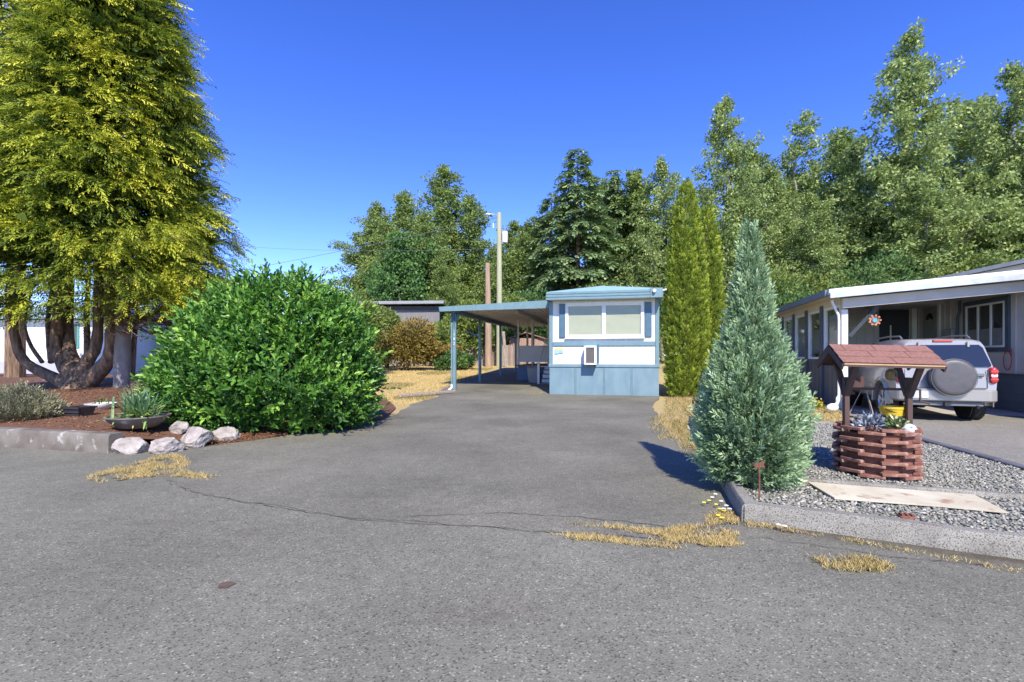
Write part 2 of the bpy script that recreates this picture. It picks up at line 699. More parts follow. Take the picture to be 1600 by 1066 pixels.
LANE = [(-60, -30), (60, -30), (60, -24.5), (5.4, 2.42), (3.5, 3.36), (1.95, 4.12), (2.6, 6.2), (-4.3, 8.1), (-4.75, 7.85), (-5.76, 7.05), (-7.95, 7.6), (-20, 10.6), (-60, 20)]
sheet('road', LANE, 0.0, M_ROAD)
random.seed(3)
def wob(pts, amp, n=6):
    out = []
    for a, b in zip(pts[:-1], pts[1:]):
        for i in range(n):
            t = i / n
            out.append((a[0] + (b[0] - a[0]) * t + random.uniform(-amp, amp), a[1] + (b[1] - a[1]) * t + random.uniform(-amp, amp)))
    out.append(pts[-1])
    return out
CRACK = wob([(-4.35, 5.9), (-3.27, 4.97), (-1.42, 4.18), (0.15, 3.87), (1.25, 3.68)], 0.035, 9)
RIGHT_EDGE = wob([(1.93, 4.12), (2.35, 5.63), (2.75, 7.0), (2.75, 8.6), (3.4, 11.3), (3.9, 13.5), (5.15, 16.9)], 0.05, 6)
LEFT_EDGE = wob([(-2.9, 20.0), (-2.55, 16.5), (-2.9, 14.0), (-2.75, 10.9), (-4.2, 8.15), (-4.9, 7.2)], 0.05, 6)
DRIVE = CRACK + RIGHT_EDGE + [(6.2, 34), (-0.6, 34)] + LEFT_EDGE
DRIVE = [p for p in DRIVE if True]
from mathutils.geometry import delaunay_2d_cdt
def drive_z(x, y):
    return 0.004 if y < 18 else 0.006 + 0.66 * min(1, max(0, (y - 18) / 19)) + 0.004
gxd, gyd = np.meshgrid(np.arange(-4.5, 6.5, 0.5), np.concatenate([np.arange(4.0, 17.9, 0.7), np.arange(18, 34, 2.0)]))
gxd, gyd = gxd.ravel(), gyd.ravel()
kd = inside(DRIVE, gxd, gyd) & (seg_dist(DRIVE + [DRIVE[0]], gxd, gyd) > 0.12)
vd = [Vector(p) for p in DRIVE] + [Vector((x, y)) for x, y in zip(gxd[kd], gyd[kd])]
rd = delaunay_2d_cdt(vd, [(i, (i + 1) % len(DRIVE)) for i in range(len(DRIVE))], [], 1, 1e-5)
med = bpy.data.meshes.new('driveway')
med.from_pydata([(p.x, p.y, drive_z(p.x, p.y)) for p in rd[0]], [], [tuple(f) for f in rd[2]])
if sum(p.normal.z * p.area for p in med.polygons) < 0:
    med.flip_normals()
med.materials.append(M_DRIVE)
drv = bpy.data.objects.new('driveway', med)
col.objects.link(drv)
tag(drv, kind='structure')
NDRIVE = [(5.45, 2.46), (5.9, 5.6), (6.35, 7.6), (6.85, 9.6), (8.2, 12.2), (9.2, 18.0), (14.6, 17), (14, 12), (40, 0), (60, -24)]
sheet('neighbour_driveway', NDRIVE, 0.008, M_NDRIVE)
M_SLAB = pmat('pale_slab', (0.46, 0.42, 0.36), (0.38, 0.345, 0.30), 1.5, 0.9, 0.3, 60)
sheet('concrete_slab', [(8.55, 12.0), (12.6, 10.9), (14.5, 17.2), (10.2, 18.4)], 0.014, M_SLAB)

# cracks, with grit packed in them
def ribbon(name, pts, wd, z, mat, parent=None):
    mb = MB()
    for i, (x, y) in enumerate(pts):
        a = pts[max(0, i - 1)]
        b = pts[min(len(pts) - 1, i + 1)]
        dx, dy = b[0] - a[0], b[1] - a[1]
        k = math.hypot(dx, dy) or 1
        ww = wd * random.uniform(0.25, 1.3) * (0.15 if i in (0, len(pts) - 1) else 1)
        mb.v += [(x - dy / k * ww, y + dx / k * ww, z), (x + dy / k * ww, y - dx / k * ww, z)]
    for i in range(len(pts) - 1):
        mb.f.append((2 * i, 2 * i + 1, 2 * i + 3, 2 * i + 2))
    o = mb.build(name, mat, parent)
    if o.data.polygons[0].normal.z < 0:
        o.data.flip_normals()
    return o
M_CRACK = pmat('crack_grit', (0.15, 0.125, 0.095), (0.055, 0.046, 0.038), 7, 1.0)
for pts in ([(-3.9, 5.45), (-3.27, 4.97), (-2.2, 4.5), (-1.42, 4.18), (-0.6, 4.05), (0.15, 3.87), (0.7, 3.8), (1.25, 3.68)],
            [(-1.0, 4.2), (-0.1, 4.32), (0.6, 4.2), (1.3, 3.95)], [(1.9, 3.75), (2.6, 3.4), (3.2, 3.25)]):
    tag(ribbon('crack', wob(pts, 0.026, 12), 0.0045, 0.0085, M_CRACK, drv), kind='structure')
M_RUST = pmat('rust_stain', (0.10, 0.055, 0.035), (0.13, 0.10, 0.085), 25, 1.0)
mb = MB()
x0, y0 = gp(353, 915)
mb.add([(x0 + (0.045 + 0.006 * sin(3 * a) + 0.005 * sin(7 * a)) * cos(a), y0 + (0.05 + 0.006 * cos(2 * a) + 0.006 * sin(5 * a)) * sin(a), 0.005) for a in np.linspace(0, 2 * pi, 17)[:-1]], [tuple(range(16))])
tag(mb.build('rust_stain', M_RUST, drv), kind='structure')

# ---- left garden bed, rising from the kerb
EDGE_D = [(-4.75, 7.75), (-4.25, 8.05), (-2.82, 10.75), (-3.1, 13.0), (-4.5, 17), (-9, 20)]
def bed_z(x, y):
    a = 0.25 + 0.04 * max(0, y - 7.6)
    d = float(seg_dist(EDGE_D, np.array([x]), np.array([y]))[0])
    return max(min(a, 0.015 + 0.16 * d, 0.56) + 0.015 * sin(3.1 * x) * cos(2.3 * y), gz(x, y) + 0.01)
BED = [(-40, 16.1), (-20, 10.85), (-7.95, 7.75), (-5.72, 7.2), (-4.75, 7.75), (-4.25, 8.05), (-2.82, 10.75), (-3.1, 13.0), (-4.5, 17), (-9, 20), (-40, 26)]
bm = bmesh.new()
bx = sorted(set([-40, -30, -24] + list(np.arange(-20, -2.4, 0.4))))
by = list(np.arange(6.8, 20.5, 0.4)) + [22, 24, 26]
P2 = [(x, y) for x in bx for y in by]
ins = inside(BED, np.array([p[0] for p in P2]), np.array([p[1] for p in P2]))
dst = seg_dist(BED + [BED[0]], np.array([p[0] for p in P2]), np.array([p[1] for p in P2]))
pts = [p for p, k, d in zip(P2, ins, dst) if k and d > 0.15]
from mathutils.geometry import delaunay_2d_cdt
nb = len(BED)
bnd = wob(BED + [BED[0]], 0.0, 14)[:-1]
vin = [Vector(p) for p in bnd] + [Vector(p) for p in pts]
ed = [(i, (i + 1) % len(bnd)) for i in range(len(bnd))]
r = delaunay_2d_cdt(vin, ed, [], 1, 1e-5)
M_MULCH = pmat('bark_mulch', (0.19, 0.085, 0.040), (0.085, 0.04, 0.022), 30, 0.95, 1.0, 55, speck=(70, (0.34, 0.22, 0.13), 0.60, 0.70))
mb = MB()
mb.add([(p.x, p.y, bed_z(p.x, p.y)) for p in r[0]], [tuple(f) for f in r[2]])
bed = mb.build('garden_bed', M_MULCH, smooth=True)
if bed.data.polygons[0].normal.z < 0:
    bed.data.flip_normals()
tag(bed, kind='structure')

def scatter(poly, n, seed):
    r_ = np.random.default_rng(seed)
    xs = [p[0] for p in poly]
    ys = [p[1] for p in poly]
    x = r_.uniform(min(xs), max(xs), n * 3)
    y = r_.uniform(min(ys), max(ys), n * 3)
    k = inside(poly, x, y)
    return x[k][:n], y[k][:n]

# bark chips lying on the bed and litter along the drive edge
M_CHIP = leafmat('bark_chips', [(0.0, (0.075, 0.037, 0.022)), (0.5, (0.22, 0.10, 0.05)), (0.85, (0.34, 0.19, 0.10)), (1.0, (0.50, 0.36, 0.22))], 0.9, 0.0, 0.1, gain=1.0)
cx, cy = scatter([(-11.5, 9.0), (-7.95, 7.9), (-5.75, 7.35), (-4.7, 8.0), (-4.3, 8.6), (-6, 12), (-13, 14)], 7000, 5)
ex = rng.uniform(0, 1, 1600)
lx = -4.75 + 1.93 * ex
ly = 7.75 + 3.0 * ex + rng.normal(0, 0.12, 1600) - 0.03
lx = lx + rng.normal(0, 0.14, 1600)
cx = np.concatenate([cx, lx])
cy = np.concatenate([cy, ly])
on = inside(BED, cx, cy)
cz = np.array([bed_z(a, b) + 0.012 if k else 0.012 for a, b, k in zip(cx, cy, on)])
n = len(cx)
D = np.stack([rng.normal(0, 1, n), rng.normal(0, 1, n), rng.normal(0, 0.25, n)], 1)
N = np.stack([rng.normal(0, 0.35, n), rng.normal(0, 0.35, n), np.ones(n)], 1)
V, T, A = leaves(np.stack([cx, cy, cz], 1), D, N, rng.uniform(0.02, 0.06, n), rng.uniform(0.012, 0.03, n), rng.uniform(0, 1, n), rng.uniform(0, 1, n), 0.1)
tag(np_mesh('bark_chips', V, T, M_CHIP, A), 'loose bark chips and dead leaves over the left garden bed', 'mulch', kind='stuff')

# ---- kerbs
def kerb(name, pts, wd, h, mat, z0=-0.05, label=None):
    """a poured strip: pts is its front line, the strip lies to the left of the walking direction"""
    mb = MB()
    dense = []
    for a, b in zip(pts[:-1], pts[1:]):
        k = max(2, int(math.hypot(b[0] - a[0], b[1] - a[1]) / 0.25))
        dense += [(a[0] + (b[0] - a[0]) * i / k, a[1] + (b[1] - a[1]) * i / k) for i in range(k)]
    dense.append(pts[-1])
    for i, (x, y) in enumerate(dense):
        a = dense[max(0, i - 1)]
        b = dense[min(len(dense) - 1, i + 1)]
        dx, dy = b[0] - a[0], b[1] - a[1]
        k = math.hypot(dx, dy)
        nx, ny = -dy / k, dx / k
        j = random.uniform(-0.008, 0.008)
        jj = random.uniform(-0.006, 0.006)
        for u, z in ((0 + j, z0), (0.006 + j, h - 0.03 + jj), (0.03 + j, h + jj), (wd - 0.02, h + jj), (wd, h - 0.02), (wd, z0)):
            mb.v.append((x + nx * u, y + ny * u, z))
    for i in range(len(dense) - 1):
        for k in range(5):
            a = i * 6 + k
            mb.f.append((a, a + 6, a + 7, a + 1))
    mb.f.append(tuple(range(6)))
    m = (len(dense) - 1) * 6
    mb.f.append(tuple(m + k for k in reversed(range(6))))
    return tag(mb.build(name, mat, smooth=True), kind='structure')
kerb('kerb', [(-40, 15.6), (-20, 10.55), (-7.95, 7.5), (-5.80, 6.98)], 0.22, 0.27, M_CONC)
kerb('kerb', [(1.96, 4.10), (3.5, 3.335), (6.2, 1.99)], 0.14, 0.15, M_CONCW)
kerb('kerb', [(3.62, 10.0), (2.72, 6.9), (2.33, 5.55), (1.94, 4.12)], 0.13, 0.155, M_CONCW)
kerb('kerb', [(2.75, 5.06), (3.7, 4.73), (4.75, 4.36), (5.6, 4.05)], 0.1, 0.135, M_CONCW)
kerb('kerb', [(3.7, 9.55), (5.0, 9.42), (6.65, 9.3)], 0.1, 0.13, M_CONCW)

# ---- gravel bed between the kerbs
GRAV = [(2.05, 4.22), (3.5, 3.5), (5.42, 2.55), (5.85, 5.6), (6.3, 7.7), (6.7, 9.4), (3.75, 9.62), (2.86, 6.9), (2.47, 5.55)]
M_GRAVB = pmat('gravel_under', (0.30, 0.30, 0.28), (0.16, 0.16, 0.155), 60, 0.95, 0.8, 90)
sheet('gravel_bed', GRAV, 0.085, M_GRAVB)
def stones(x, y, z, size, seed):
    r_ = np.random.default_rng(seed)
    n = len(x)
    base = np.array([[1, 0, 0], [-1, 0, 0], [0, 1, 0], [0, -1, 0], [0, 0, 1], [0, 0, -1], [.62, .62, .42], [-.62, .62, .42], [-.62, -.62, .42], [.62, -.62, .42]], float)
    tri = np.array([[0, 6, 9], [0, 2, 6], [2, 7, 6], [2, 1, 7], [1, 8, 7], [1, 3, 8], [3, 9, 8], [3, 0, 9], [4, 9, 6], [4, 6, 7], [4, 7, 8], [4, 8, 9]])
    a = r_.uniform(0, 6.28, n)
    sx = size * r_.uniform(0.6, 1.5, n)
    sy = sx * r_.uniform(0.55, 0.95, n)
    sz = sx * r_.uniform(0.4, 0.75, n)
    j = 1 + r_.normal(0, 0.13, (n, len(base), 1))
    B = base[None] * j * np.stack([sx, sy, sz], 1)[:, None, :]
    ca, sa = np.cos(a)[:, None], np.sin(a)[:, None]
    tl = r_.normal(0, 0.35, n)[:, None]
    X = B[..., 0] * ca - B[..., 1] * sa
    Y = B[..., 0] * sa + B[..., 1] * ca
    Z = B[..., 2] + tl * B[..., 0]
    V = np.stack([X + x[:, None], Y + y[:, None], Z + z[:, None]], 2).reshape(-1, 3)
    T = (np.arange(n)[:, None, None] * len(base) + tri[None]).reshape(-1, 3)
    v = np.repeat(r_.uniform(0, 1, n), len(base))
    return V, T, v
M_STONE = leafmat('gravel_stones', [(0.0, (0.15, 0.16, 0.135)), (0.35, (0.225, 0.235, 0.20)), (0.6, (0.29, 0.285, 0.235)), (0.85, (0.37, 0.34, 0.27)), (1.0, (0.50, 0.485, 0.45))], 0.8, 0.0, 0.3, gain=1.0)
sx_, sy_ = scatter(GRAV, 32000, 11)
keepv = sx_ < sy_ * 1.25
sx_, sy_ = sx_[keepv], sy_[keepv]
tag(np_mesh('gravel', *stones(sx_, sy_, 0.088 + rng.uniform(0, 0.012, len(sx_)), 0.0145, 3)[:2], M_STONE, stones(sx_, sy_, sx_ * 0, 0.0145, 3)[2]), 'grey and cream river gravel around the wishing well', 'gravel', kind='stuff')

# ---- grass
def blades(x, y, z, h, wd, lean, v, spread=0.5):
    n = len(x)
    a = rng.uniform(0, 6.28, n)
    D = np.stack([np.cos(a) * lean * rng.uniform(0.1, 1, n), np.sin(a) * lean * rng.uniform(0.1, 1, n), np.ones(n)], 1)
    N = np.stack([rng.normal(0, 1, n), rng.normal(0, 1, n) - 0.6, rng.normal(0, 0.2, n)], 1)
    return leaves(np.stack([x, y, z], 1), D, N, h, wd, v, np.clip(v + 0.08, 0, 1), 0.0, 0.35, 0.15)
M_GRASS = leafmat('dry_grass', [(0.0, (0.09, 0.13, 0.03)), (0.3, (0.19, 0.19, 0.065)), (0.55, (0.50, 0.38, 0.14)), (1.0, (0.74, 0.58, 0.28))], 0.8, 0.25, 0.15, gain=1.0)

M_CHIP2 = leafmat('packed_soil', [(0.0, (0.15, 0.125, 0.09)), (0.5, (0.22, 0.18, 0.115)), (1.0, (0.30, 0.24, 0.15))], 1.0, 0.0, 0.05, gain=1.0)
def patch(name, poly_px, n, h, seed, label, green=0.2, z=0.004, amp=0.03):
    poly = wob([gp(*p) for p in poly_px] + [gp(*poly_px[0])], amp, 5)[:-1]
    x, y = scatter(poly, n, seed)
    # clumped: keep where a ripple of noise is high
    k = (np.sin(9 * x + 3 * np.sin(7 * y)) + np.sin(8 * y + 2.5 * np.sin(6 * x + 1)) + rng.normal(0, 0.7, len(x))) > -0.5
    de = seg_dist(poly + [poly[0]], x, y)
    k &= rng.uniform(0, 1, len(x)) < np.clip(de / 0.06, 0.2, 1)
    x, y = x[k], y[k]
    v = np.clip(rng.normal(0.82, 0.16, len(x)) - green * (rng.uniform(0, 1, len(x)) < 0.3) * 1.8, 0, 1)
    if name == 'dry_grass' and z > 0:
        din = seg_dist(poly + [poly[0]], x, y) > 0.05
        kx, ky = x[din][::18], y[din][::18]
        m_ = len(kx)
        aa = rng.uniform(0, 6.28, m_)
        Dg = np.stack([np.cos(aa), np.sin(aa), 0 * aa], 1)
        Vs, Ts, As = leaves(np.stack([kx, ky, np.full(m_, z + 0.003)], 1) - Dg * 0.04, Dg, np.tile([[0, 0, 1.0]], (m_, 1)), rng.uniform(0.06, 0.12, m_), rng.uniform(0.04, 0.09, m_), rng.uniform(0.0, 0.4, m_), rng.uniform(0, 0.4, m_), 0.0)
        Vs[:, 2] += np.repeat(rng.uniform(0, 0.004, m_), 4)
        tag(np_mesh('soil', Vs, Ts, M_CHIP2, As), label.replace('grass', 'soil') + ', under the blades', 'soil', kind='stuff')
    V, T, A = blades(x, y, np.full(len(x), z), h * rng.uniform(0.3, 1.15, len(x)), 0.0042, 1.4, v)
    return tag(np_mesh(name, V, T, M_GRASS, A), label, 'grass', kind='stuff')
patch('dry_grass', [(130, 748), (180, 730), (225, 722), (240, 712), (275, 708), (300, 722), (292, 735), (350, 746), (320, 752), (250, 745), (160, 756)], 10000, 0.05, 1, 'dry yellow grass spreading from the white rocks onto the lane')
patch('dry_grass', [(868, 812), (930, 818), (1020, 828), (1090, 822), (1110, 800), (1140, 798), (1165, 815), (1150, 830), (1165, 856), (1060, 860), (900, 846), (850, 832), (950, 838), (1040, 845), (1010, 836), (900, 824)], 14500, 0.04, 2, 'dry yellow grass strips along the crack by the kerb corner')
patch('dry_grass', [(1265, 868), (1300, 866), (1380, 878), (1400, 888), (1380, 896), (1310, 896), (1275, 884)], 5200, 0.045, 3, 'small dry grass patch alone on the lane before the kerb', 0.35)
patch('dry_grass', [(1160, 812), (1230, 824), (1400, 856), (1600, 892), (1600, 897), (1400, 864), (1230, 833), (1150, 825)], 6000, 0.035, 4, 'thin dry grass fringe at the foot of the front kerb')
patch('dry_grass', [(1035, 622), (1080, 622), (1082, 650), (1076, 672), (1092, 716), (1070, 716), (1050, 690), (1025, 690), (1015, 660), (1035, 645)], 12000, 0.11, 5, 'dry grass verge between drive and blue conifer', 0.5, 0.0, 0.06)
patch('dry_grass', [(1045, 660), (1072, 655), (1086, 690), (1092, 712), (1068, 700)], 3000, 0.10, 6, 'green weedy grass beside the conifer kerb', 1.0, 0.0, 0.04)
patch('dry_grass', [(820, 614), (850, 613), (852, 617), (825, 618)], 700, 0.07, 8, 'small grass tuft before the carport slab', 0.5, 0.0, 0.04)
# lawn behind the hedge
lx_, ly_ = scatter([(-3.0, 13.5), (-2.6, 16.5), (-2.8, 19), (-2.4, 23), (-1, 36), (-10, 36), (-7, 20)], 34000, 21)
zz = np.array([gz(a, b) for a, b in zip(lx_, ly_)])
grn = (np.sin(1.3 * lx_ + 0.7 * ly_) + np.sin(0.9 * ly_ - 1.1 * lx_ + 2)) > 0.75
V, T, A = blades(lx_, ly_, zz, 0.07 * rng.uniform(0.5, 1.4, len(lx_)), 0.016, 1.1, np.clip(rng.normal(0.75, 0.15, len(lx_)) - 0.42 * grn, 0, 1))
tag(np_mesh('lawn_grass', V, T, M_GRASS, A), 'sunburnt lawn grass left of the carport', 'grass', kind='stuff')
# strip of lawn before the neighbour's house
lx_, ly_ = scatter([(3.75, 9.7), (6.6, 9.45), (8.5, 12.2), (10.3, 19), (5.6, 17)], 16000, 22)
V, T, A = blades(lx_, ly_, np.full(len(lx_), -0.015), 0.07 * rng.uniform(0.5, 1.4, len(lx_)), 0.012, 1.1, np.clip(rng.normal(0.6, 0.22, len(lx_)), 0, 1))
tag(np_mesh('lawn_grass', V, T, M_GRASS, A), 'yellow green lawn strip before the grey neighbouring house', 'grass', kind='stuff')
# ------------------------------------------------------------------ the mobile home at the end of the drive
TR = radians(-12.6)
home = empty('mobile_home', (1.35, 17.67, 0), TR, 'white mobile home with pale blue trim and skirting at the drive end', 'mobile home')
TW, TL = 3.84, 15.0
M_SIDING = pmat('white_metal_siding', (0.74, 0.735, 0.72), (0.64, 0.635, 0.62), 5, 0.4, stretch=(3, 3, 0.35))
M_BLIND = pmat('cream_blind', (0.60, 0.555, 0.385), (0.56, 0.515, 0.355), 3, 0.8)
def ribbed(x0, x1, z0, z1, y, step=0.045, amp=0.006):
    mb = MB()
    n = int((x1 - x0) / step)
    for i in range(n + 1):
        x = x0 + (x1 - x0) * i / n
        o = y - (amp if i % 4 in (1, 2) else 0)
        mb.v += [(x, o, z0), (x, o, z1)]
    mb.f = [(2 * i, 2 * i + 2, 2 * i + 3, 2 * i + 1) for i in range(n)]
    return mb
mb = MB()
mb.span((0.03, 0.06, 0.1), (TW - 0.03, TL, 3.4))
mb.build('wall', M_SIDING, home)
ribbed(0.1, TW - 0.1, 1.08, 1.78, 0.035).build('lower_siding', M_SIDING, home)
ribbed(0.1, TW - 0.1, 1.86, 3.38, 0.035).build('upper_siding', M_SIDING, home)
for x in (0.0, TW - 0.13):
    MB().span((x, -0.005, 0.98), (x + 0.13, 0.05, 3.38)).build('corner_trim', M_BLUE, home, bevel=0.006)
MB().span((0.135, -0.012, 1.745), (TW - 0.135, 0.05, 1.90)).build('trim_band', M_BLUE, home, bevel=0.01)
MB().span((-0.02, -0.03, 0.985), (TW + 0.02, 0.05, 1.10)).build('trim_band', M_BLUESK, home, bevel=0.012)
sk = [0.0, 0.96, 1.97, 2.92, TW]
for a, b in zip(sk[:-1], sk[1:]):
    MB().span((a + 0.012, 0.0, -0.03), (b - 0.012, 0.045, 0.98)).build('skirting_panel', M_BLUESK, home, bevel=0.004)
for a in sk[1:-1]:
    MB().span((a - 0.035, -0.022, -0.03), (a + 0.008, 0.0, 0.975)).build('skirting_batten', M_BLUE, home)
# shallow pitched metal roof with a stepped fascia all round
rf = MB()
rf.extr([(-0.02, 3.66), (TW / 2, 3.82), (TW + 0.06, 3.68), (TW + 0.06, 3.60), (-0.02, 3.58)], 'y', -0.45, TL + 0.1)
roof = rf.build('roof', pmat('blue_roof_metal', (0.27, 0.43, 0.52), (0.23, 0.38, 0.47), 2, 0.45), home)
prof = [(-0.50, 3.37), (-0.50, 3.43), (-0.47, 3.45), (-0.49, 3.47), (-0.49, 3.53), (-0.46, 3.55), (-0.48, 3.57), (-0.48, 3.645), (-0.40, 3.66), (-0.40, 3.37)]
fa = MB()
fa.extr(prof, 'x', -0.04, TW - 0.34)
fa.build('fascia', M_BLUE, home)
fa = MB()
fa.span((TW - 0.335, -0.51, 3.36), (TW + 0.08, -0.40, 3.69))
fa.build('fascia_end', M_BLUE, home, bevel=0.01)
MB().span((-0.05, -0.40, 3.36), (0.04, TL, 3.60)).build('fascia_side', M_BLUE, home)
MB().span((TW - 0.02, -0.40, 3.36), (TW + 0.075, TL, 3.60)).build('fascia_side', M_BLUE, home)
MB().span((0.04, -0.39, 3.385), (TW - 0.02, 0.06, 3.40)).build('soffit', M_WHITE, home)
# front window: frame, two panes, blinds
win = MB()
wx0, wx1, wz0, wz1 = 0.59, 3.33, 2.04, 3.30
for a, b in (((wx0, -0.05, wz0), (wx1, 0.03, wz0 + 0.11)), ((wx0, -0.05, wz1 - 0.13), (wx1, 0.03, wz1)), ((wx0, -0.049, wz0 + 0.11), (wx0 + 0.11, 0.03, wz1 - 0.13)),
             ((wx1 - 0.11, -0.049, wz0 + 0.11), (wx1, 0.03, wz1 - 0.13)), ((1.885, -0.049, wz0 + 0.11), (2.02, 0.03, wz1 - 0.13))):
    win.span(a, b)
window = win.build('window', M_WHITE, home)
for a, b in ((wx0 + 0.11, 1.885), (2.02, wx1 - 0.11)):
    MB().span((a, -0.012, wz0 + 0.11), (b, -0.008, wz1 - 0.13)).build('pane', clearglass('window_glass'), window)
    for k in range(26):
        z = wz0 + 0.125 + k * 0.0385
        MB().add([(a + 0.02, 0.004, z), (b - 0.02, 0.004, z), (b - 0.02, 0.018, z + 0.034), (a + 0.02, 0.018, z + 0.034)], [(0, 1, 2, 3)]).build('blind_slat', M_BLIND, window)
    MB().span((a, 0.025, wz0 + 0.11), (b, 0.033, wz1 - 0.13)).build('blind_backing', M_BLIND, window)
MB().span((wx0 - 0.02, -0.07, wz0 - 0.035), (wx1 + 0.02, 0.03, wz0 - 0.002)).build('window_sill', M_WHITE, home)
for x in (0.37, 3.36):
    MB().span((x, -0.03, 2.06), (x + 0.22, 0.03, 3.27)).build('shutter', M_SHUT, home, bevel=0.006)
# security lamp on the fascia and a sticker-like plaque by the corner
lamp = MB()
lamp.lathe([(0.01, -0.63), (0.05, -0.62), (0.065, -0.57), (0.045, -0.53), (0.02, -0.50)], 14, (TW - 0.2, 0, 3.58), 'y')
lamp.build('lamp', M_WHITE, home, smooth=True)
MB().tube([(TW + 0.08, -0.46, 3.6), (TW + 0.2, -0.46, 3.63)], 0.03, 8).build('gutter_outlet', M_WHITE, home)
pl = MB()
pl.add([(0.20, -0.0005, 1.46), (0.50, -0.0005, 1.50), (0.50, -0.0005, 1.68), (0.20, -0.0005, 1.68), (0.20, 0.02, 1.46), (0.50, 0.02, 1.50), (0.50, 0.02, 1.68), (0.20, 0.02, 1.68)],
       [(0, 1, 2, 3), (0, 4, 5, 1), (1, 5, 6, 2), (2, 6, 7, 3), (3, 7, 4, 0)])
plq = pl.build('plaque', pmat('plaque_blue', (0.16, 0.36, 0.62), (0.45, 0.62, 0.75), 4, 0.4), home)
MB().span((0.22, -0.004, 1.60), (0.49, -0.001, 1.672)).build('plaque_stripe', pmat('plaque_yellow', (0.75, 0.62, 0.14)), plq)

# wall air conditioner
acl = Matrix.Rotation(TR, 4, 'Z')
def on_home(x, y, z=0):
    p = acl @ Vector((x, y, z))
    return (1.35 + p.x, 17.67 + p.y, p.z)
ac = empty('air_conditioner', on_home(1.5, 0, 1.09), TR, 'white box air conditioner jutting from the mobile home front', 'air conditioner')
c = MB()
c.span((-0.21, -0.40, 0), (0.21, -0.02, 0.05)).span((-0.21, -0.40, 0.6), (0.21, -0.02, 0.66)).span((-0.21, -0.40, 0.05), (-0.15, -0.02, 0.6)).span((0.14, -0.40, 0.05), (0.21, -0.02, 0.6)).span((-0.15, -0.33, 0.05), (0.14, -0.02, 0.6))
c.build('case', M_WHITE, ac)
g = MB()
for i in range(9):
    g.span((-0.15 + i * 0.0335, -0.385, 0.05), (-0.143 + i * 0.0335, -0.372, 0.6))
for i in range(14):
    g.span((-0.15, -0.371, 0.06 + i * 0.04), (0.14, -0.360, 0.068 + i * 0.04))
tag(g.build('grille', pmat('grille_metal', (0.30, 0.28, 0.26), (0.24, 0.22, 0.20), 8, 0.5), ac), kind='stuff')
MB().span((-0.15, -0.352, 0.05), (0.14, -0.335, 0.6)).build('coil', pmat('ac_coil', (0.16, 0.145, 0.135), (0.10, 0.09, 0.085), 60, 0.7), ac)
MB().tube([(0.15, -0.3, 0.0), (0.15, -0.3, -0.09), (0.15, -0.24, -0.12)], 0.015, 6).build('drain_pipe', M_DARK, ac)
MB().span((0.232, -0.03, 0.06), (0.29, 0.0, 0.72)).build('mounting_strip', M_SHUT, ac)

# ------------------------------------------------------------------ carport
cp = empty('carport', (1.35, 17.67, 0), TR, 'flat roofed blue carport attached to the mobile home', 'carport')
M_CPU = pmat('carport_soffit', (0.62, 0.56, 0.48), (0.54, 0.48, 0.41), 2, 0.6)
CX0, CY0, CY1 = -4.35, 0.45, 13.0
def croof(x):            # height of the roof sheet
    return 3.30 + (x - CX0) * 0.036
n = 22
for i in range(n):
    a = CX0 + 0.06 + (-0.05 - CX0 - 0.06) * i / n
    b = CX0 + 0.06 + (-0.05 - CX0 - 0.06) * (i + 1) / n
    m = MB()
    za, zb = croof(a), croof(b)
    m.extr([(a + 0.002, za - 0.03), (a + 0.03, za - 0.075), (b - 0.03, zb - 0.075), (b - 0.002, zb - 0.03), (b - 0.002, zb - 0.02), (a + 0.002, za - 0.02)], 'y', CY0 + 0.03, CY1)
    m.build('roof_sheet', M_CPU, cp)
MB().add([(CX0, CY0, croof(CX0)), (-0.05, CY0, croof(0)), (-0.05, CY1, croof(0)), (CX0, CY1, croof(CX0)), (CX0, CY0, croof(CX0) - 0.015), (-0.05, CY0, croof(0) - 0.015), (-0.05, CY1, croof(0) - 0.015), (CX0, CY1, croof(CX0) - 0.015)],
         [(0, 1, 2, 3), (7, 6, 5, 4), (0, 4, 5, 1), (1, 5, 6, 2), (2, 6, 7, 3), (3, 7, 4, 0)]).build('roof_cover', pmat('grey_roll_roof', (0.17, 0.17, 0.18), (0.12, 0.12, 0.13), 3, 0.8), cp)
fm = MB()
fm.extr([(CX0 - 0.06, croof(CX0) + 0.01), (CX0 - 0.02, croof(CX0) - 0.17), (0.0, 3.17), (0.0, croof(0) + 0.015)], 'y', CY0 - 0.06, CY0 - 0.005)
fm.build('fascia', M_BLUE, cp)
MB().span((CX0 - 0.05, CY0, croof(CX0) - 0.15), (CX0, CY1, croof(CX0) + 0.01)).build('gutter', M_BLUE, cp)
MB().span((-3.97, 0.6, 3.06), (-3.83, CY1, 3.225)).build('beam', M_SHUT, cp)
MB().span((-1.75, 2.2, 3.15), (-1.63, CY1, 3.30)).build('beam', M_CREAM, cp)
def cpost(y, lit_foot):
    m = MB().span((-3.97, y - 0.06, gz(-2, 18) if lit_foot else -0.03), (-3.85, y + 0.06, 3.06))
    p = m.build('post', M_BLUE, cp, bevel=0.01)
    # curved bracket flaring out under the beam both ways
    for s in (-1, 1):
        pts = [(0.06, 2.45)] + [(0.06 + 0.17 * (k / 6) ** 2.2, 2.45 + 0.60 * k / 6) for k in range(1, 7)] + [(0.06, 3.05)]
        b = MB()
        b.extr([(y + s * u, z) for u, z in pts], 'x', -3.935, -3.885)
        b.build('bracket', M_SHUT, p)
    if lit_foot:
        b = MB()
        b.extr([(-3.91 + u, z) for u, z in [(0.062, 2.45)] + [(0.062 + 0.15 * (k / 6) ** 2.2, 2.45 + 0.58 * k / 6) for k in range(1, 7)] + [(0.062, 3.03)]], 'y', y - 0.025, y + 0.025)
        b.build('bracket', M_SHUT, p)
    return p
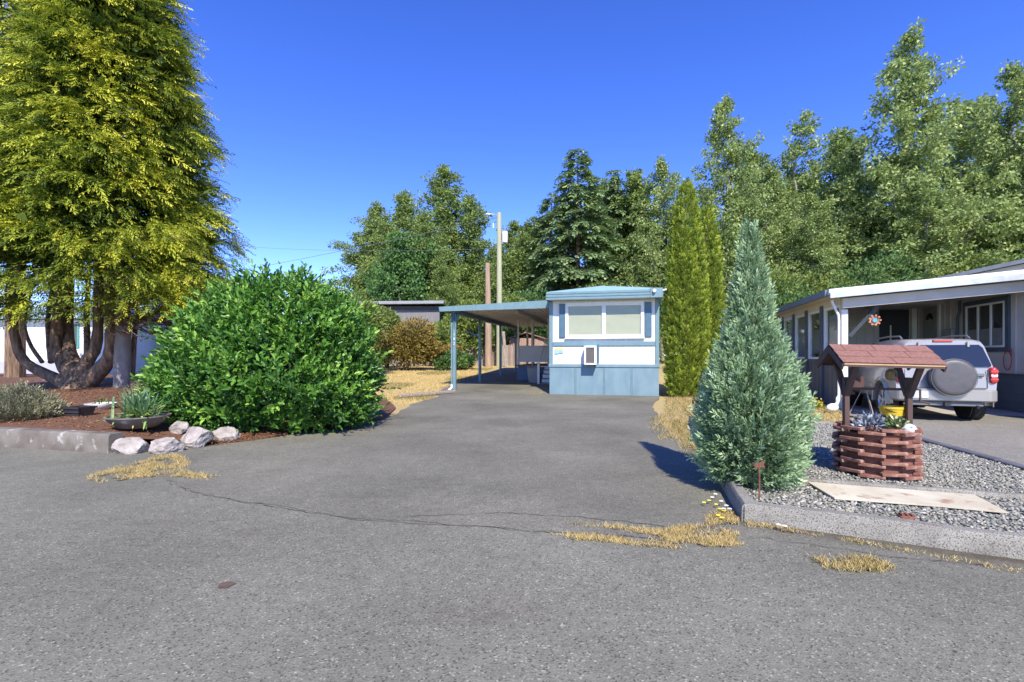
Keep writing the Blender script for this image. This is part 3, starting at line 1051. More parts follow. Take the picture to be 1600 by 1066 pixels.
p1 = cpost(0.85, True)
cpost(4.4, False)
for y in (8.4, 12.4):
    cpost(y, False)
# downspout with a white kicked-out foot on the front post
MB().tube([(-4.03, 0.83, 3.15), (-4.03, 0.83, 2.6), (-4.025, 0.83, 0.22)], 0.038, 8).build('downspout', M_BLUE, cp, smooth=True)
MB().tube([(-4.025, 0.83, 0.26), (-4.03, 0.82, 0.12), (-4.12, 0.72, 0.03)], 0.05, 8).build('downspout_foot', M_WHITE, cp, smooth=True)
# lantern arm on the second post
MB().beam((-3.97, 4.4, 2.3), (-4.35, 4.34, 2.47), 0.06, 0.09).build('lamp_arm', M_SHUT, cp)
MB().lathe([(0.03, 0.0), (0.12, 0.02), (0.13, 0.06), (0.05, 0.10)], 12, (-4.48, 4.32, 2.45)).build('lamp_head', M_BLUE, cp, smooth=True)
# the house number, white figures down the post
for k, ch in enumerate('182'):
    cu = bpy.data.curves.new('number', 'FONT')
    cu.body = ch
    cu.size = 0.15
    cu.align_x = 'CENTER'
    cu.extrude = 0.002
    t = bpy.data.objects.new('number', cu)
    col.objects.link(t)
    dg = bpy.context.evaluated_depsgraph_get()
    me = bpy.data.meshes.new_from_object(t.evaluated_get(dg))
    bpy.data.objects.remove(t)
    me.materials.clear()
    me.materials.append(M_WHITE)
    o = bpy.data.objects.new('number', me)
    col.objects.link(o)
    o.parent = p1
    o.rotation_euler = (pi / 2, 0, 0)
    o.location = (-3.91, 0.787, 2.20 - k * 0.18)

# ------------------------------------------------------------------ porch and steps under the carport
po = empty('porch', (1.35, 17.67, 0), TR, 'raised porch with grey panel railing and blue base under the carport', 'porch')
M_PBLUE = pmat('porch_blue', (0.10, 0.17, 0.28), (0.085, 0.14, 0.24), 3, 0.6)
M_PGREY = pmat('porch_panel_grey', (0.60, 0.58, 0.56), (0.54, 0.52, 0.50), 2, 0.6)
for k in range(4):
    MB().span((-2.37, 5.56, -0.02 + k * 0.225), (-1.02, 5.60, 0.2 + k * 0.225)).build('base_board', M_PBLUE, po, bevel=0.006)
MB().span((-2.36, 5.60, -0.02), (-2.32, 10.0, 0.88)).build('base_side', M_PBLUE, po)
MB().span((-2.42, 5.50, 0.885), (-0.76, 10.0, 0.96)).build('deck', pmat('deck_wood', (0.22, 0.15, 0.10), (0.15, 0.10, 0.07), 5, 0.8), po)
MB().span((-2.30, 5.62, 1.10), (-0.80, 5.66, 1.84)).build('railing_panel', M_PGREY, po)
MB().span((-2.36, 5.57, 1.84), (-0.78, 5.71, 1.89)).build('handrail', M_PGREY, po)
for x, y in ((-2.33, 5.64), (-1.65, 5.75), (-0.85, 5.64), (-2.33, 8.0), (-2.33, 9.9), (-1.1, 9.9)):
    MB().span((x - 0.045, y - 0.045, 0.96), (x + 0.045, y + 0.045, 3.17)).build('post', M_CREAM, po)
MB().span((-2.36, 5.70, 1.10), (-2.30, 9.95, 1.84)).build('railing_panel', M_PGREY, po)
for k in range(5):
    MB().span((-0.96, 4.05 + k * 0.26, 0.0 if k == 0 else 0.19 * k), (-0.04, 4.05 + (k + 1) * 0.26, 0.19 * (k + 1) - 0.035)).build('riser', M_WHITE, po)
    MB().span((-0.98, 4.02 + k * 0.26, 0.19 * (k + 1) - 0.034), (-0.03, 4.05 + (k + 1) * 0.26 - 0.002, 0.19 * (k + 1))).build('tread', M_SHUT, po)
MB().span((-1.10, 3.90, -0.02), (-1.0, 4.0, 1.15)).build('newel_post', M_WHITE, po, bevel=0.01)
MB().beam((-1.05, 4.0, 1.1), (-1.05, 5.56, 1.88), 0.05, 0.09).build('handrail', M_WHITE, po)
MB().beam((-0.1, 4.4, 1.5), (-0.1, 5.6, 2.25), 0.04, 0.07).build('handrail', M_WHITE, po)

bn = empty('rubbish_bin', on_home(-1.42, 4.75, 0.0), TR, 'grey wheeled rubbish bin beside the porch steps', 'bin')
b = MB()
vs = []
for z, a in ((0.06, 0.19), (0.86, 0.26)):
    vs += [(-a, -a, z), (a, -a, z), (a, a * 1.1, z), (-a, a * 1.1, z)]
b.add(vs, [(3, 2, 1, 0), (4, 5, 6, 7), (0, 1, 5, 4), (1, 2, 6, 5), (2, 3, 7, 6), (3, 0, 4, 7)])
b.build('bin_body', pmat('bin_grey', (0.32, 0.31, 0.30), (0.27, 0.26, 0.25), 3, 0.6), bn, bevel=0.02)
MB().span((-0.28, -0.29, 0.87), (0.28, 0.31, 0.93)).build('lid', pmat('bin_lid', (0.25, 0.24, 0.24), (0.2, 0.19, 0.19), 3, 0.6), bn, bevel=0.02)
for s in (-1, 1):
    MB().lathe([(0.08, -0.02), (0.08, 0.02)], 14, (s * 0.18, 0.2, 0.08), 'x').build('wheel', M_DARK, bn)

# ------------------------------------------------------------------ the neighbour's house on the right
HR = -math.atan2(0.27, 0.963)
nh = empty('house', (8.64, 12.67, 0), HR, 'grey neighbouring house with open carport, window wall and white fascia', 'house')
hm = Matrix.Rotation(HR, 4, 'Z')
def on_house(x, y, z=0):
    p = hm @ Vector((x, y, z))
    return (8.64 + p.x, 12.67 + p.y, p.z)
M_HG = pmat('house_grey_wall', (0.60, 0.575, 0.555), (0.53, 0.505, 0.485), 2, 0.7)
M_HDK = pmat('house_slate_paint', (0.075, 0.10, 0.125), (0.06, 0.082, 0.105), 3, 0.6)
M_HWAIN = pmat('house_wainscot', (0.15, 0.145, 0.15), (0.12, 0.118, 0.122), 3, 0.7, stretch=(4, 4, 0.3))
M_LAP = pmat('house_lap_siding', (0.115, 0.145, 0.175), (0.095, 0.12, 0.15), 3, 0.7)
M_METAL = pmat('galvanised_fascia', (0.62, 0.64, 0.66), (0.40, 0.45, 0.50), 5, 0.4, metal=0.3)
# left wall: posts, windows, wainscot
pt = [0.06, 1.45, 2.87, 4.3, 5.72]
for y in pt[1:]:
    MB().span((-0.10, y - 0.085, 0.0), (0.06, y + 0.085, 2.83)).build('wall_post', M_HDK, nh, bevel=0.008)
MB().span((-0.055, 0.10, 1.21), (0.05, 5.7, 1.30)).build('sill_rail', M_HDK, nh)
MB().span((-0.05, 0.1, 2.74), (0.05, 6.2, 2.98)).build('wall_head', M_CREAM, nh)
def win_bay(y0, y1):
    z0, z1 = 1.30, 2.74
    f = MB()
    for a, b in (((-0.045, y0, z0), (0.04, y1, z0 + 0.06)), ((-0.045, y0, z1 - 0.06), (0.04, y1, z1)), ((-0.045, y0, z0 + 0.06), (0.04, y0 + 0.07, z1 - 0.06)), ((-0.045, y1 - 0.07, z0 + 0.06), (0.04, y1, z1 - 0.06))):
        f.span(a, b)
    fr = f.build('window', M_WHITE, nh)
    MB().span((-0.004, y0 + 0.07, z0 + 0.06), (0.0, y1 - 0.07, z1 - 0.06)).build('pane', clearglass('window_glass'), fr)
    MB().span((-0.03, y0 + 0.0, 0.05), (0.03, y1, 1.21)).build('wainscot_panel', M_HWAIN, nh)
    for k in range(1, 4):
        yy = y0 + (y1 - y0) * k / 4
        MB().span((-0.036, yy - 0.006, 0.05), (-0.0301, yy + 0.006, 1.21)).build('wainscot_groove', M_HDK, nh)
for a, b in zip(pt[:-1], pt[1:]):
    win_bay(a + (0.087 if a > 0.1 else 0.05), b - 0.087)
MB().span((-0.075, -0.08, 0.0), (0.075, 0.07, 2.6)).build('column', M_WHITE, nh, bevel=0.01)
MB().tube([(-0.32, -0.16, 2.84), (-0.30, -0.16, 2.76), (-0.16, -0.12, 2.45), (-0.15, -0.12, 2.3), (-0.15, -0.12, 0.16), (-0.18, -0.16, 0.07), (-0.30, -0.28, 0.04)], 0.032, 8).build('downspout', M_WHITE, nh, smooth=True)
# low pitched roof over the carport with a galvanised front edge
SL = 0.078
def hz(x):
    return 3.07 + (x + 0.35) * SL
def roof_strip(name, x0, x1, y0, y1, zt, zb, mat):
    m = MB()
    m.extr([(x0, hz(x0) + zb), (x1, hz(x1) + zb), (x1, hz(x1) + zt), (x0, hz(x0) + zt)], 'y', y0, y1)
    return m.build(name, mat, nh)
roof_strip('roof', -0.42, 4.6, -0.30, 10.0, -0.002, -0.10, pmat('house_roof_grey', (0.15, 0.17, 0.20), (0.12, 0.14, 0.165), 3, 0.7))
roof_strip('roof_edge', -0.46, 6.0, -0.42, -0.30, 0.035, -0.10, M_WHITE)
roof_strip('gutter', -0.46, 6.0, -0.50, -0.425, -0.06, -0.20, M_METAL)
roof_strip('front_beam', -0.1, 6.0, -0.24, -0.10, -0.22, -0.47, M_CREAM)
MB().span((-0.52, -0.3, 2.93), (-0.425, 10.0, 3.09)).build('side_fascia', pmat('slate_fascia', (0.17, 0.21, 0.26), (0.14, 0.18, 0.225), 3, 0.6), nh)
MB().add([(-0.42, -0.3, 2.95), (0.0, -0.3, 2.95), (0.0, 10, 2.95), (-0.42, 10, 2.95)], [(0, 1, 2, 3)]).build('soffit', M_CREAM, nh)
MB().beam((0.12, 0.0, 1.9), (0.75, 0.0, 2.66), 0.07, 0.09).build('knee_brace', pmat('brace_slate', (0.035, 0.047, 0.06)), nh)
# back wall of the carport with the dark door, raised on a deck
MB().span((0.06, 5.2, 0.0), (3.8, 5.32, 3.3)).build('back_wall', M_HG, nh)
for k in range(1, 11):
    MB().span((0.06 + 0.26 * k, 5.178, 0.3), (0.08 + 0.26 * k, 5.199, 3.2)).build('batten', M_HG, nh)
d = MB().span((2.82, 5.13, 0.95), (3.68, 5.177, 2.98)).build('door', pmat('navy_door', (0.025, 0.032, 0.05), (0.022, 0.028, 0.044), 3, 0.5), nh, bevel=0.006)
MB().tube([(3.12, 5.08, 1.5), (3.12, 5.08, 2.45)], 0.028, 8).build('door_handle', M_WHITE, d)
MB().span((3.70, 4.98, 0.0), (3.84, 5.12, 3.2)).build('corner_post', M_WHITE, nh)
# long right wall
MB().span((3.86, -3.0, 0.0), (3.98, 5.15, 3.5)).build('right_wall', M_HG, nh)
for k in range(27):
    y = -2.9 + 0.3 * k
    if 0.5 < y < 2.5 or 3.6 < y < 4.6:
        continue
    MB().span((3.838, y, 0.92), (3.859, y + 0.03, 3.3)).build('batten', M_HG, nh)
for k in range(4):
    m = MB()
    m.extr([(3.82, 0.03 + k * 0.22), (3.858, 0.03 + k * 0.22), (3.858, 0.25 + k * 0.22), (3.842, 0.25 + k * 0.22)], 'y', -3.0, 5.1)
    m.build('siding_board', M_LAP, nh)
MB().span((3.80, -3, 0.911), (3.858, 5.1, 0.95)).build('water_table', M_HDK, nh)
wb = MB()
y0, y1, z0, z1 = 0.6, 2.42, 1.50, 2.92
for a, b in (((3.80, y0, z0), (3.857, y1, z0 + 0.12)), ((3.80, y0, z1 - 0.12), (3.857, y1, z1)), ((3.80, y0, z0 + 0.12), (3.857, y0 + 0.12, z1 - 0.12)), ((3.80, y1 - 0.12, z0 + 0.12), (3.857, y1, z1 - 0.12))):
    wb.span(a, b)
wbo = wb.build('window', M_HDK, nh)
wf = MB()
a0, a1, c0, c1 = y0 + 0.12, y1 - 0.12, z0 + 0.12, z1 - 0.12
for u in (a0, a0 + 0.50, a0 + 1.02, a1 - 0.05):
    wf.span((3.79, u, c0 + 0.05), (3.845, u + 0.05, c1 - 0.05))
wf.span((3.79, a0, c0), (3.845, a1, c0 + 0.05)).span((3.79, a0, c1 - 0.05), (3.845, a1, c1))
wf.build('window_frame', M_WHITE, wbo)
for u, v in ((a0 + 0.05, a0 + 0.50), (a0 + 0.55, a0 + 1.02), (a0 + 1.07, a1 - 0.05)):
    MB().span((3.822, u, c0 + 0.05), (3.826, v, c1 - 0.05)).build('pane', glassmat('dark_pane', (0.035, 0.04, 0.04)), wbo)
    MB().span((3.816, u, c0 + 0.05), (3.8205, v, c0 + 0.50)).build('cafe_curtain', pmat('curtain_grey', (0.22, 0.23, 0.23), (0.16, 0.17, 0.17), 6), wbo)
d2 = MB().span((3.81, 3.75, 0.95), (3.857, 4.55, 2.95)).build('door', pmat('grey_door', (0.33, 0.325, 0.315)), nh, bevel=0.006)
fl = MB()
for k in range(4):
    a, b = pi * k / 4 + 0.06, pi * (k + 1) / 4 - 0.06
    pts = [(4.15 + r_ * cos(t), 2.55 + r_ * sin(t)) for r_, t in ((0.07, a), (0.22, a), (0.22, (a + b) / 2), (0.22, b), (0.07, b))]
    fl.extr(pts, 'x', 3.80, 3.812)
fl.build('fan_light', glassmat('dark_pane', (0.035, 0.04, 0.04)), d2)
MB().span((3.80, 3.62, 0.95), (3.857, 3.72, 3.05)).build('door_trim', M_WHITE, nh)
MB().span((3.74, 2.85, 1.2), (3.857, 3.35, 2.2)).build('meter_cabinet', pmat('cabinet_grey', (0.40, 0.39, 0.38)), nh, bevel=0.01)
MB().tube([(3.80, 2.58, 3.0), (3.80, 2.58, 2.7), (3.80, 2.68, 2.5), (3.80, 2.68, 0.95)], 0.035, 8).build('downspout', M_HDK, nh, smooth=True)
# deck in front of the doors
MB().span((0.3, 4.2, 0.83), (3.78, 5.12, 0.93)).build('deck', M_WOODG, nh)
MB().span((0.3, 4.2, 0.0), (3.78, 4.26, 0.82)).build('deck_skirt', M_LAP, nh)
# main roof further back, steeper and dark
mr = MB()
mr.extr([(2.1, 3.47), (2.1, 3.37), (6.0, 4.18), (9.9, 3.37), (9.9, 3.47), (6.0, 4.30)], 'y', 3.0, 14)
mr.build('main_roof', pmat('main_roof_slate', (0.11, 0.13, 0.165), (0.085, 0.10, 0.13), 4, 0.75), nh)
MB().extr([(2.4, 3.0), (9.6, 3.0), (9.6, 3.42), (6.0, 4.16), (2.4, 3.42)], 'y', 3.4, 13.6).build('gable_wall', M_HG, nh)
# lean-to at the far end of the window wall
MB().span((-0.9, 6.6, 2.30), (0.0, 9.5, 2.40)).build('lean_to_roof', M_WHITE, nh)
MB().span((-0.75, 6.75, 0.0), (0.0, 9.4, 2.29)).build('lean_to_wall', M_HDK, nh)
# ------------------------------------------------------------------ the silver SUV
SUVR = radians(-20)
suv = empty('suv', (9.38, 10.95, 0.01), SUVR, 'silver four wheel drive with spare wheel on its back, half under the carport', 'car')
M_SILVER = pmat('silver_paint', (0.38, 0.36, 0.335), (0.355, 0.335, 0.315), 2, 0.32, metal=0.3, coat=0.4)
M_TYRE = pmat('tyre_rubber', (0.045, 0.043, 0.042), (0.03, 0.03, 0.03), 20, 0.85, 0.5, 90)
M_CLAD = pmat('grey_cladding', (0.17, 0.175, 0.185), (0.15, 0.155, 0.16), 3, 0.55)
M_SUVGLASS = glassmat('suv_glass', (0.018, 0.022, 0.032), 0.04)
M_COVER = pmat('spare_cover_vinyl', (0.105, 0.10, 0.105), (0.085, 0.083, 0.088), 6, 0.5, 0.5, 9)
M_RED = pmat('tail_lamp_red', (0.55, 0.04, 0.03), (0.45, 0.03, 0.025), 6, 0.2, coat=0.8)
M_CHROME = pmat('wheel_alloy', (0.60, 0.60, 0.61), (0.5, 0.5, 0.51), 4, 0.3, metal=0.6)
def ring(y, zb, wl, wb, belt, wr, rz, lean):
    half = [(0.0, zb), (wl - 0.10, zb), (wl, zb + 0.08), (wb, 0.66), (wb + 0.015, 0.86), (wb, belt - 0.08), (wb - 0.03, belt), (wr + 0.05, rz - 0.12), (wr, rz - 0.045), (wr * 0.8, rz - 0.012), (0.0, rz)]
    pts = half + [(-x, z) for x, z in reversed(half[1:-1])]
    return [(x, y + lean * max(0, z - belt + 0.08), z) for x, z in pts]
st = [(-0.74, 0.50, 0.80, 0.845, 1.12, 0.64, 1.71, 0.17), (-0.66, 0.42, 0.86, 0.875, 1.12, 0.66, 1.745, 0.17), (-0.2, 0.36, 0.87, 0.89, 1.12, 0.67, 1.77, 0.05), (0.7, 0.36, 0.87, 0.895, 1.11, 0.67, 1.775, 0), (1.45, 0.36, 0.87, 0.895, 1.10, 0.66, 1.74, 0.0),
      (1.75, 0.36, 0.87, 0.89, 1.09, 0.62, 1.60, 0.0), (2.25, 0.36, 0.87, 0.885, 1.08, 0.72, 1.16, 0.0), (2.9, 0.36, 0.87, 0.87, 1.04, 0.74, 1.08, 0.0), (3.4, 0.40, 0.84, 0.84, 0.98, 0.70, 1.01, 0.0), (3.56, 0.48, 0.76, 0.78, 0.92, 0.64, 0.93, 0)]
body = MB()
R_ = [ring(*s) for s in st]
m = len(R_[0])
for r_ in R_:
    body.v += r_
for i in range(len(R_) - 1):
    for k in range(m):
        k2 = (k + 1) % m
        body.f.append((i * m + k, i * m + k2, (i + 1) * m + k2, (i + 1) * m + k))
body.f.append(tuple(reversed(range(m))))
body.f.append(tuple((len(R_) - 1) * m + k for k in range(m)))
bo = body.build('body', M_SILVER, suv, smooth=True)
# wheel openings cut out of the body
cut = MB()
for y in (0.0, 2.65):
    for s in (-1, 1):
        cut.lathe([(0.43, s * 0.60), (0.43, s * 1.05)], 28, (0, y, 0.39), 'x')
co = cut.build('cutter', M_DARK)
co.parent = suv
md = bo.modifiers.new('arch', 'BOOLEAN')
md.object = co
md.operation = 'DIFFERENCE'
md.solver = 'EXACT'
dg = bpy.context.evaluated_depsgraph_get()
dg.update()
newm = bpy.data.meshes.new_from_object(bo.evaluated_get(dg))
bo.modifiers.clear()
bo.data = newm
bpy.data.objects.remove(co)
# wheels: tyre, rim with spokes
def wheel(x, y, s):
    wE = MB().lathe([(0.24, -0.10), (0.33, -0.115), (0.358, -0.10), (0.366, -0.05), (0.368, 0.0), (0.366, 0.05), (0.358, 0.10), (0.33, 0.115), (0.24, 0.10)], 36, (0, 0, 0), 'x', cap=False)
    t = wE.build('wheel', M_TYRE, suv, smooth=True, loc=(x, y, 0.366))
    tr = MB()
    for k in range(40):
        a = 2 * pi * k / 40
        for q in (-1, 1):
            Rm = Matrix.Rotation(a, 3, 'X') @ Matrix.Rotation(q * 0.35, 3, 'Z')
            tr.box(Matrix.Rotation(a, 3, 'X') @ Vector((q * 0.055, 0, 0.370)), (0.075, 0.022, 0.014), Rm)
    tag(tr.build('tread', M_TYRE, t), kind='stuff')
    rm = MB().lathe([(0.245, -s * 0.10), (0.235, s * 0.06), (0.243, s * 0.102), (0.228, s * 0.108), (0.215, s * 0.07), (0.215, -s * 0.02), (0.02, -s * 0.02)], 32, (0, 0, 0), 'x')
    rm.build('rim', M_CHROME, t, smooth=True)
    for k in range(5):
        a = 2 * pi * k / 5 + 0.3
        sp = MB()
        for off in (-0.13, 0.13):
            sp.beam((s * 0.075, 0.05 * cos(a), 0.05 * sin(a)), (s * 0.085, 0.225 * cos(a + off), 0.225 * sin(a + off)), 0.035, 0.03, (1, 0, 0))
        sp.build('spoke', M_CHROME, t)
    MB().lathe([(0.01, s * 0.098), (0.05, s * 0.095), (0.06, s * 0.06)], 16, (0, 0, 0), 'x').build('hub_cap', M_CHROME, t, smooth=True)
for y in (0.0, 2.65):
    for s in (-1, 1):
        wheel(s * 0.775, y, s)
# arch flares
for y in (0.0, 2.65):
    for s in (-1, 1):
        m_ = MB()
        n_ = 18
        for k in range(n_ + 1):
            a = radians(-8) + radians(196) * k / n_
            for rr, xx in ((0.425, 0.80), (0.425, 0.93), (0.445, 0.945), (0.50, 0.925), (0.535, 0.89)):
                m_.v.append((s * xx, y + rr * cos(a), 0.39 + rr * sin(a)))
        for k in range(n_):
            for j in range(4):
                a = k * 5 + j
                m_.f.append((a, a + 1, a + 6, a + 5))
        m_.build('fender_flare', M_SILVER, suv, smooth=True)
        MB().lathe([(0.42, s * 0.60), (0.42, s * 0.62)], 20, (0, y, 0.39), 'x').build('wheel_well', M_DARK, suv)
# side glass, following the tumblehome
def side_glass(y0, y1, y2, y3, s):
    xb, xt = 0.873, 0.735
    zb, zt = 1.15, 1.62
    vs = [(s * xb, y0, zb), (s * xb, y1, zb), (s * xt, y2, zt), (s * xt, y3, zt)]
    vs += [(x + s * 0.012, y, z + 0.004) for x, y, z in vs]
    MB().add(vs, [(0, 1, 2, 3), (4, 5, 6, 7), (0, 4, 5, 1), (1, 5, 6, 2), (2, 6, 7, 3), (3, 7, 4, 0)]).build('side_window', M_SUVGLASS, suv)
for s in (-1, 1):
    side_glass(-0.48, 0.05, 0.05, -0.36, s)
    side_glass(0.16, 0.86, 0.84, 0.16, s)
    side_glass(0.95, 1.72, 1.42, 0.95, s)
    MB().tube([(s * 0.60, -0.30, 1.77), (s * 0.60, -0.18, 1.825), (s * 0.60, 0.5, 1.84), (s * 0.60, 1.2, 1.815), (s * 0.60, 1.35, 1.755)], 0.018, 8).build('roof_rail', M_CLAD, suv, smooth=True)
    MB().span((s * 0.885, 0.5, 0.62), (s * 0.915, 2.2, 0.74)).build('door_cladding', M_SILVER, suv, bevel=0.01)
    mi = MB().box((s * 0.99, 1.62, 1.2), (0.17, 0.11, 0.14)).box((s * 0.92, 1.64, 1.16), (0.08, 0.05, 0.05))
    mi.build('mirror', M_CLAD, suv, bevel=0.02)
    hl = MB().lathe([(0.09, 3.50), (0.09, 3.55), (0.05, 3.575)], 16, (s * 0.55, 0, 0.80), 'y')
    hl.build('headlight', glassmat('lamp_glass', (0.6, 0.6, 0.6)), suv, smooth=True)
# rear glass (sloping tailgate) with rounded top corners
def tail_y(z):
    return -0.74 + 0.17 * max(0, z - 1.04)
def rear_panel(name, pts, off, th, mat, parent=suv):
    n = len(pts)
    vs = [(x, tail_y(z) - off, z) for x, z in pts] + [(x, tail_y(z) - off - th, z) for x, z in pts]
    fs = [tuple(range(n)), tuple(reversed(range(n, 2 * n)))] + [(i, (i + 1) % n, n + (i + 1) % n, n + i) for i in range(n)]
    return MB().add(vs, fs).build(name, mat, parent)
rg = rear_panel('rear_window', [(-0.76, 1.16), (0.76, 1.16), (0.775, 1.2), (0.66, 1.56), (0.60, 1.62), (-0.60, 1.62), (-0.66, 1.56), (-0.775, 1.2)], -0.004, 0.016, M_SUVGLASS)
MB().beam((0.02, tail_y(1.2) - 0.03, 1.2), (0.42, tail_y(1.25) - 0.03, 1.26), 0.012, 0.02).build('wiper', M_DARK, rg)
MB().box((0.0, tail_y(1.16) - 0.05, 1.165), (0.16, 0.07, 0.055)).build('wiper_pivot', M_SILVER, rg, bevel=0.015)
for x in (-0.42, 0.42):
    MB().box((x, tail_y(1.60) - 0.02, 1.63), (0.045, 0.035, 0.12)).build('glass_hinge', M_SILVER, rg, bevel=0.008)
MB().box((0.0, -0.63, 1.705), (0.34, 0.06, 0.045)).build('brake_light', M_RED, suv, bevel=0.01)
# tailgate outline, handle and badge
for x in (-0.70, 0.70):
    MB().span((x - 0.004, -0.752, 0.72), (x + 0.004, -0.741, 1.10)).build('tailgate_gap', M_DARK, suv)
MB().span((-0.70, -0.752, 0.712), (0.70, -0.741, 0.722)).build('tailgate_gap', M_DARK, suv)
MB().box((0.56, -0.765, 0.99), (0.17, 0.04, 0.07)).build('tailgate_handle', M_CLAD, suv, bevel=0.015)
for txt, z, sz in (('Jeep', 0.80, 0.085), ('LIBERTY', 0.735, 0.055)):
    cu = bpy.data.curves.new('badge', 'FONT')
    cu.body = txt
    cu.size = sz
    cu.extrude = 0.002
    t = bpy.data.objects.new('badge', cu)
    col.objects.link(t)
    dg = bpy.context.evaluated_depsgraph_get()
    me = bpy.data.meshes.new_from_object(t.evaluated_get(dg))
    bpy.data.objects.remove(t)
    me.materials.clear()
    me.materials.append(M_CLAD)
    o = bpy.data.objects.new('badge', me)
    col.objects.link(o)
    o.parent = suv
    o.rotation_euler = (pi / 2, 0, 0)
    o.location = (-0.67, -0.744, z)
# tail lamps: two round lenses stacked in a red housing
for s in (-1, 1):
    tl = MB().box((s * 0.80, -0.70, 0.98), (0.13, 0.13, 0.34)).build('tail_light', M_RED, suv, bevel=0.03)
    MB().lathe([(0.062, -0.765), (0.062, -0.79), (0.04, -0.80)], 16, (s * 0.80, 0, 1.06), 'y').build('lens', M_RED, tl, smooth=True)
    MB().lathe([(0.055, -0.765), (0.055, -0.785), (0.03, -0.79)], 16, (s * 0.80, 0, 0.985), 'y').build('lens', pmat('reverse_lens', (0.75, 0.62, 0.58), (0.65, 0.5, 0.47), 6, 0.2, coat=0.8), tl, smooth=True)
    MB().lathe([(0.062, -0.765), (0.062, -0.79), (0.04, -0.80)], 16, (s * 0.80, 0, 0.90), 'y').build('lens', M_RED, tl, smooth=True)
# bumper with a grey step pad, wrapping round the corners
bp_ = MB()
out = [(-0.90, -0.42), (-0.90, -0.62), (-0.84, -0.80), (-0.70, -0.88), (0.70, -0.88), (0.84, -0.80), (0.90, -0.62), (0.90, -0.42), (0.80, -0.42), (0.80, -0.6), (-0.80, -0.6), (-0.80, -0.42)]
bp_.prism(out, 0.44, 0.69)
bp_.build('rear_bumper', M_SILVER, suv, bevel=0.025)
MB().span((-0.62, -0.865, 0.691), (0.62, -0.74, 0.712)).build('step_pad', M_CLAD, suv)
MB().span((-0.62, -0.80, 0.34), (0.62, -0.66, 0.43)).build('tow_bar', M_CLAD, suv, bevel=0.01)
MB().span((-0.05, -0.86, 0.33), (0.05, -0.80, 0.42)).build('hitch', M_DARK, suv, bevel=0.008)
MB().tube([(0.5, 0.3, 0.36), (0.5, -0.7, 0.36), (0.52, -0.84, 0.33)], 0.03, 8).build('exhaust_pipe', M_DARK, suv, smooth=True)
MB().tube([(-0.7, 0, 0.37), (0.7, 0, 0.37)], 0.05, 8).build('axle', M_DARK, suv)
MB().span((-0.66, -0.9, 0.50), (-0.34, -0.882, 0.65)).build('licence_plate', pmat('plate_white', (0.62, 0.62, 0.64), (0.45, 0.48, 0.6), 12), suv)
# spare wheel in a soft grey cover
spw = MB().lathe([(0.30, -0.765), (0.355, -0.79), (0.378, -0.84), (0.38, -0.93), (0.372, -0.98), (0.345, -1.005), (0.29, -1.012), (0.15, -1.016), (0.02, -1.018)], 40, (0.06, 0, 0.94), 'y')
sp_o = spw.build('spare_wheel_cover', M_COVER, suv, smooth=True)
MB().tube([(0.06 + 0.382 * cos(2 * pi * k / 40), -0.985 + 0.0, 0.94 + 0.382 * sin(2 * pi * k / 40)) for k in range(41)], 0.006, 6, False).build('piping', M_CLAD, sp_o)
MB().span((-0.10, -0.80, 0.75), (0.22, -0.742, 1.0)).build('spare_carrier', M_DARK, suv)
# thin grey panel painting the spare wheel's shade onto the tailgate
rear_panel('tailgate_shade_panel', [(-0.28, 0.74), (0.36, 0.74), (0.40, 0.9), (0.36, 1.1), (-0.28, 1.1), (-0.33, 0.9)], 0.0015, 0.003, M_CLAD)

# ------------------------------------------------------------------ the wishing well
WZ = 0.1
well = empty('wishing_well', (4.06, 5.42, WZ), radians(-13), 'wooden wishing well with reddish shingled roof on the gravel', 'wishing well')
M_REDW = pmat('red_brown_wood', (0.26, 0.10, 0.066), (0.165, 0.065, 0.043), 7, 0.8, 0.35, 40, speck=(16, (0.36, 0.20, 0.15), 0.58, 0.72))
M_REDW2 = pmat('red_brown_wood_faded', (0.285, 0.13, 0.09), (0.185, 0.083, 0.058), 9, 0.85, 0.35, 40, speck=(13, (0.42, 0.27, 0.21), 0.56, 0.72))
M_BROWNP = pmat('brown_post_paint', (0.105, 0.06, 0.05), (0.075, 0.045, 0.038), 6, 0.7, 0.2, 40)
M_SHING = pmat('red_shingle', (0.29, 0.145, 0.112), (0.205, 0.098, 0.076), 30, 0.95, 0.6, 120, speck=(160, (0.20, 0.10, 0.09), 0.55, 0.65))
M_YEL = pmat('raw_wood_edge', (0.55, 0.37, 0.19), (0.45, 0.28, 0.14), 8, 0.8)
NS = 12
WR = 0.355
rw = random.Random(5)
side = 2 * WR * tan(pi / NS)
thinb = MB().box((0, 0, 0), (side * 1.25, 0.065, 0.033)).build('board', M_REDW2, well, bevel=0.004)
faceb = MB().box((0, 0, 0), (side * 0.88, 0.020, 0.112)).build('slat', M_REDW, well, bevel=0.003)
first_t = first_f = True
for row in range(4):
    for k in range(NS):
        a = 2 * pi * (k + 0.5 * 0) / NS
        z = 0.003 + row * 0.114
        r0 = WR + rw.uniform(-0.006, 0.012)
        o = thinb if first_t else share(thinb, well)
        first_t = False
        o.location = (r0 * cos(a), r0 * sin(a), z + (0.018 if k % 2 == 0 else 0.053) + rw.uniform(-0.003, 0.003))
        o.rotation_euler = (rw.uniform(-0.02, 0.02), rw.uniform(-0.02, 0.02), a + pi / 2 + rw.uniform(-0.05, 0.05))
        a2 = a + rw.uniform(-0.02, 0.02)
        o = faceb if first_f else share(faceb, well)
        first_f = False
        r1 = WR - 0.036 + rw.uniform(-0.006, 0.006)
        o.location = (r1 * cos(a2), r1 * sin(a2), z + 0.062)
        o.rotation_euler = (rw.uniform(-0.04, 0.04), 0, a2 + pi / 2)
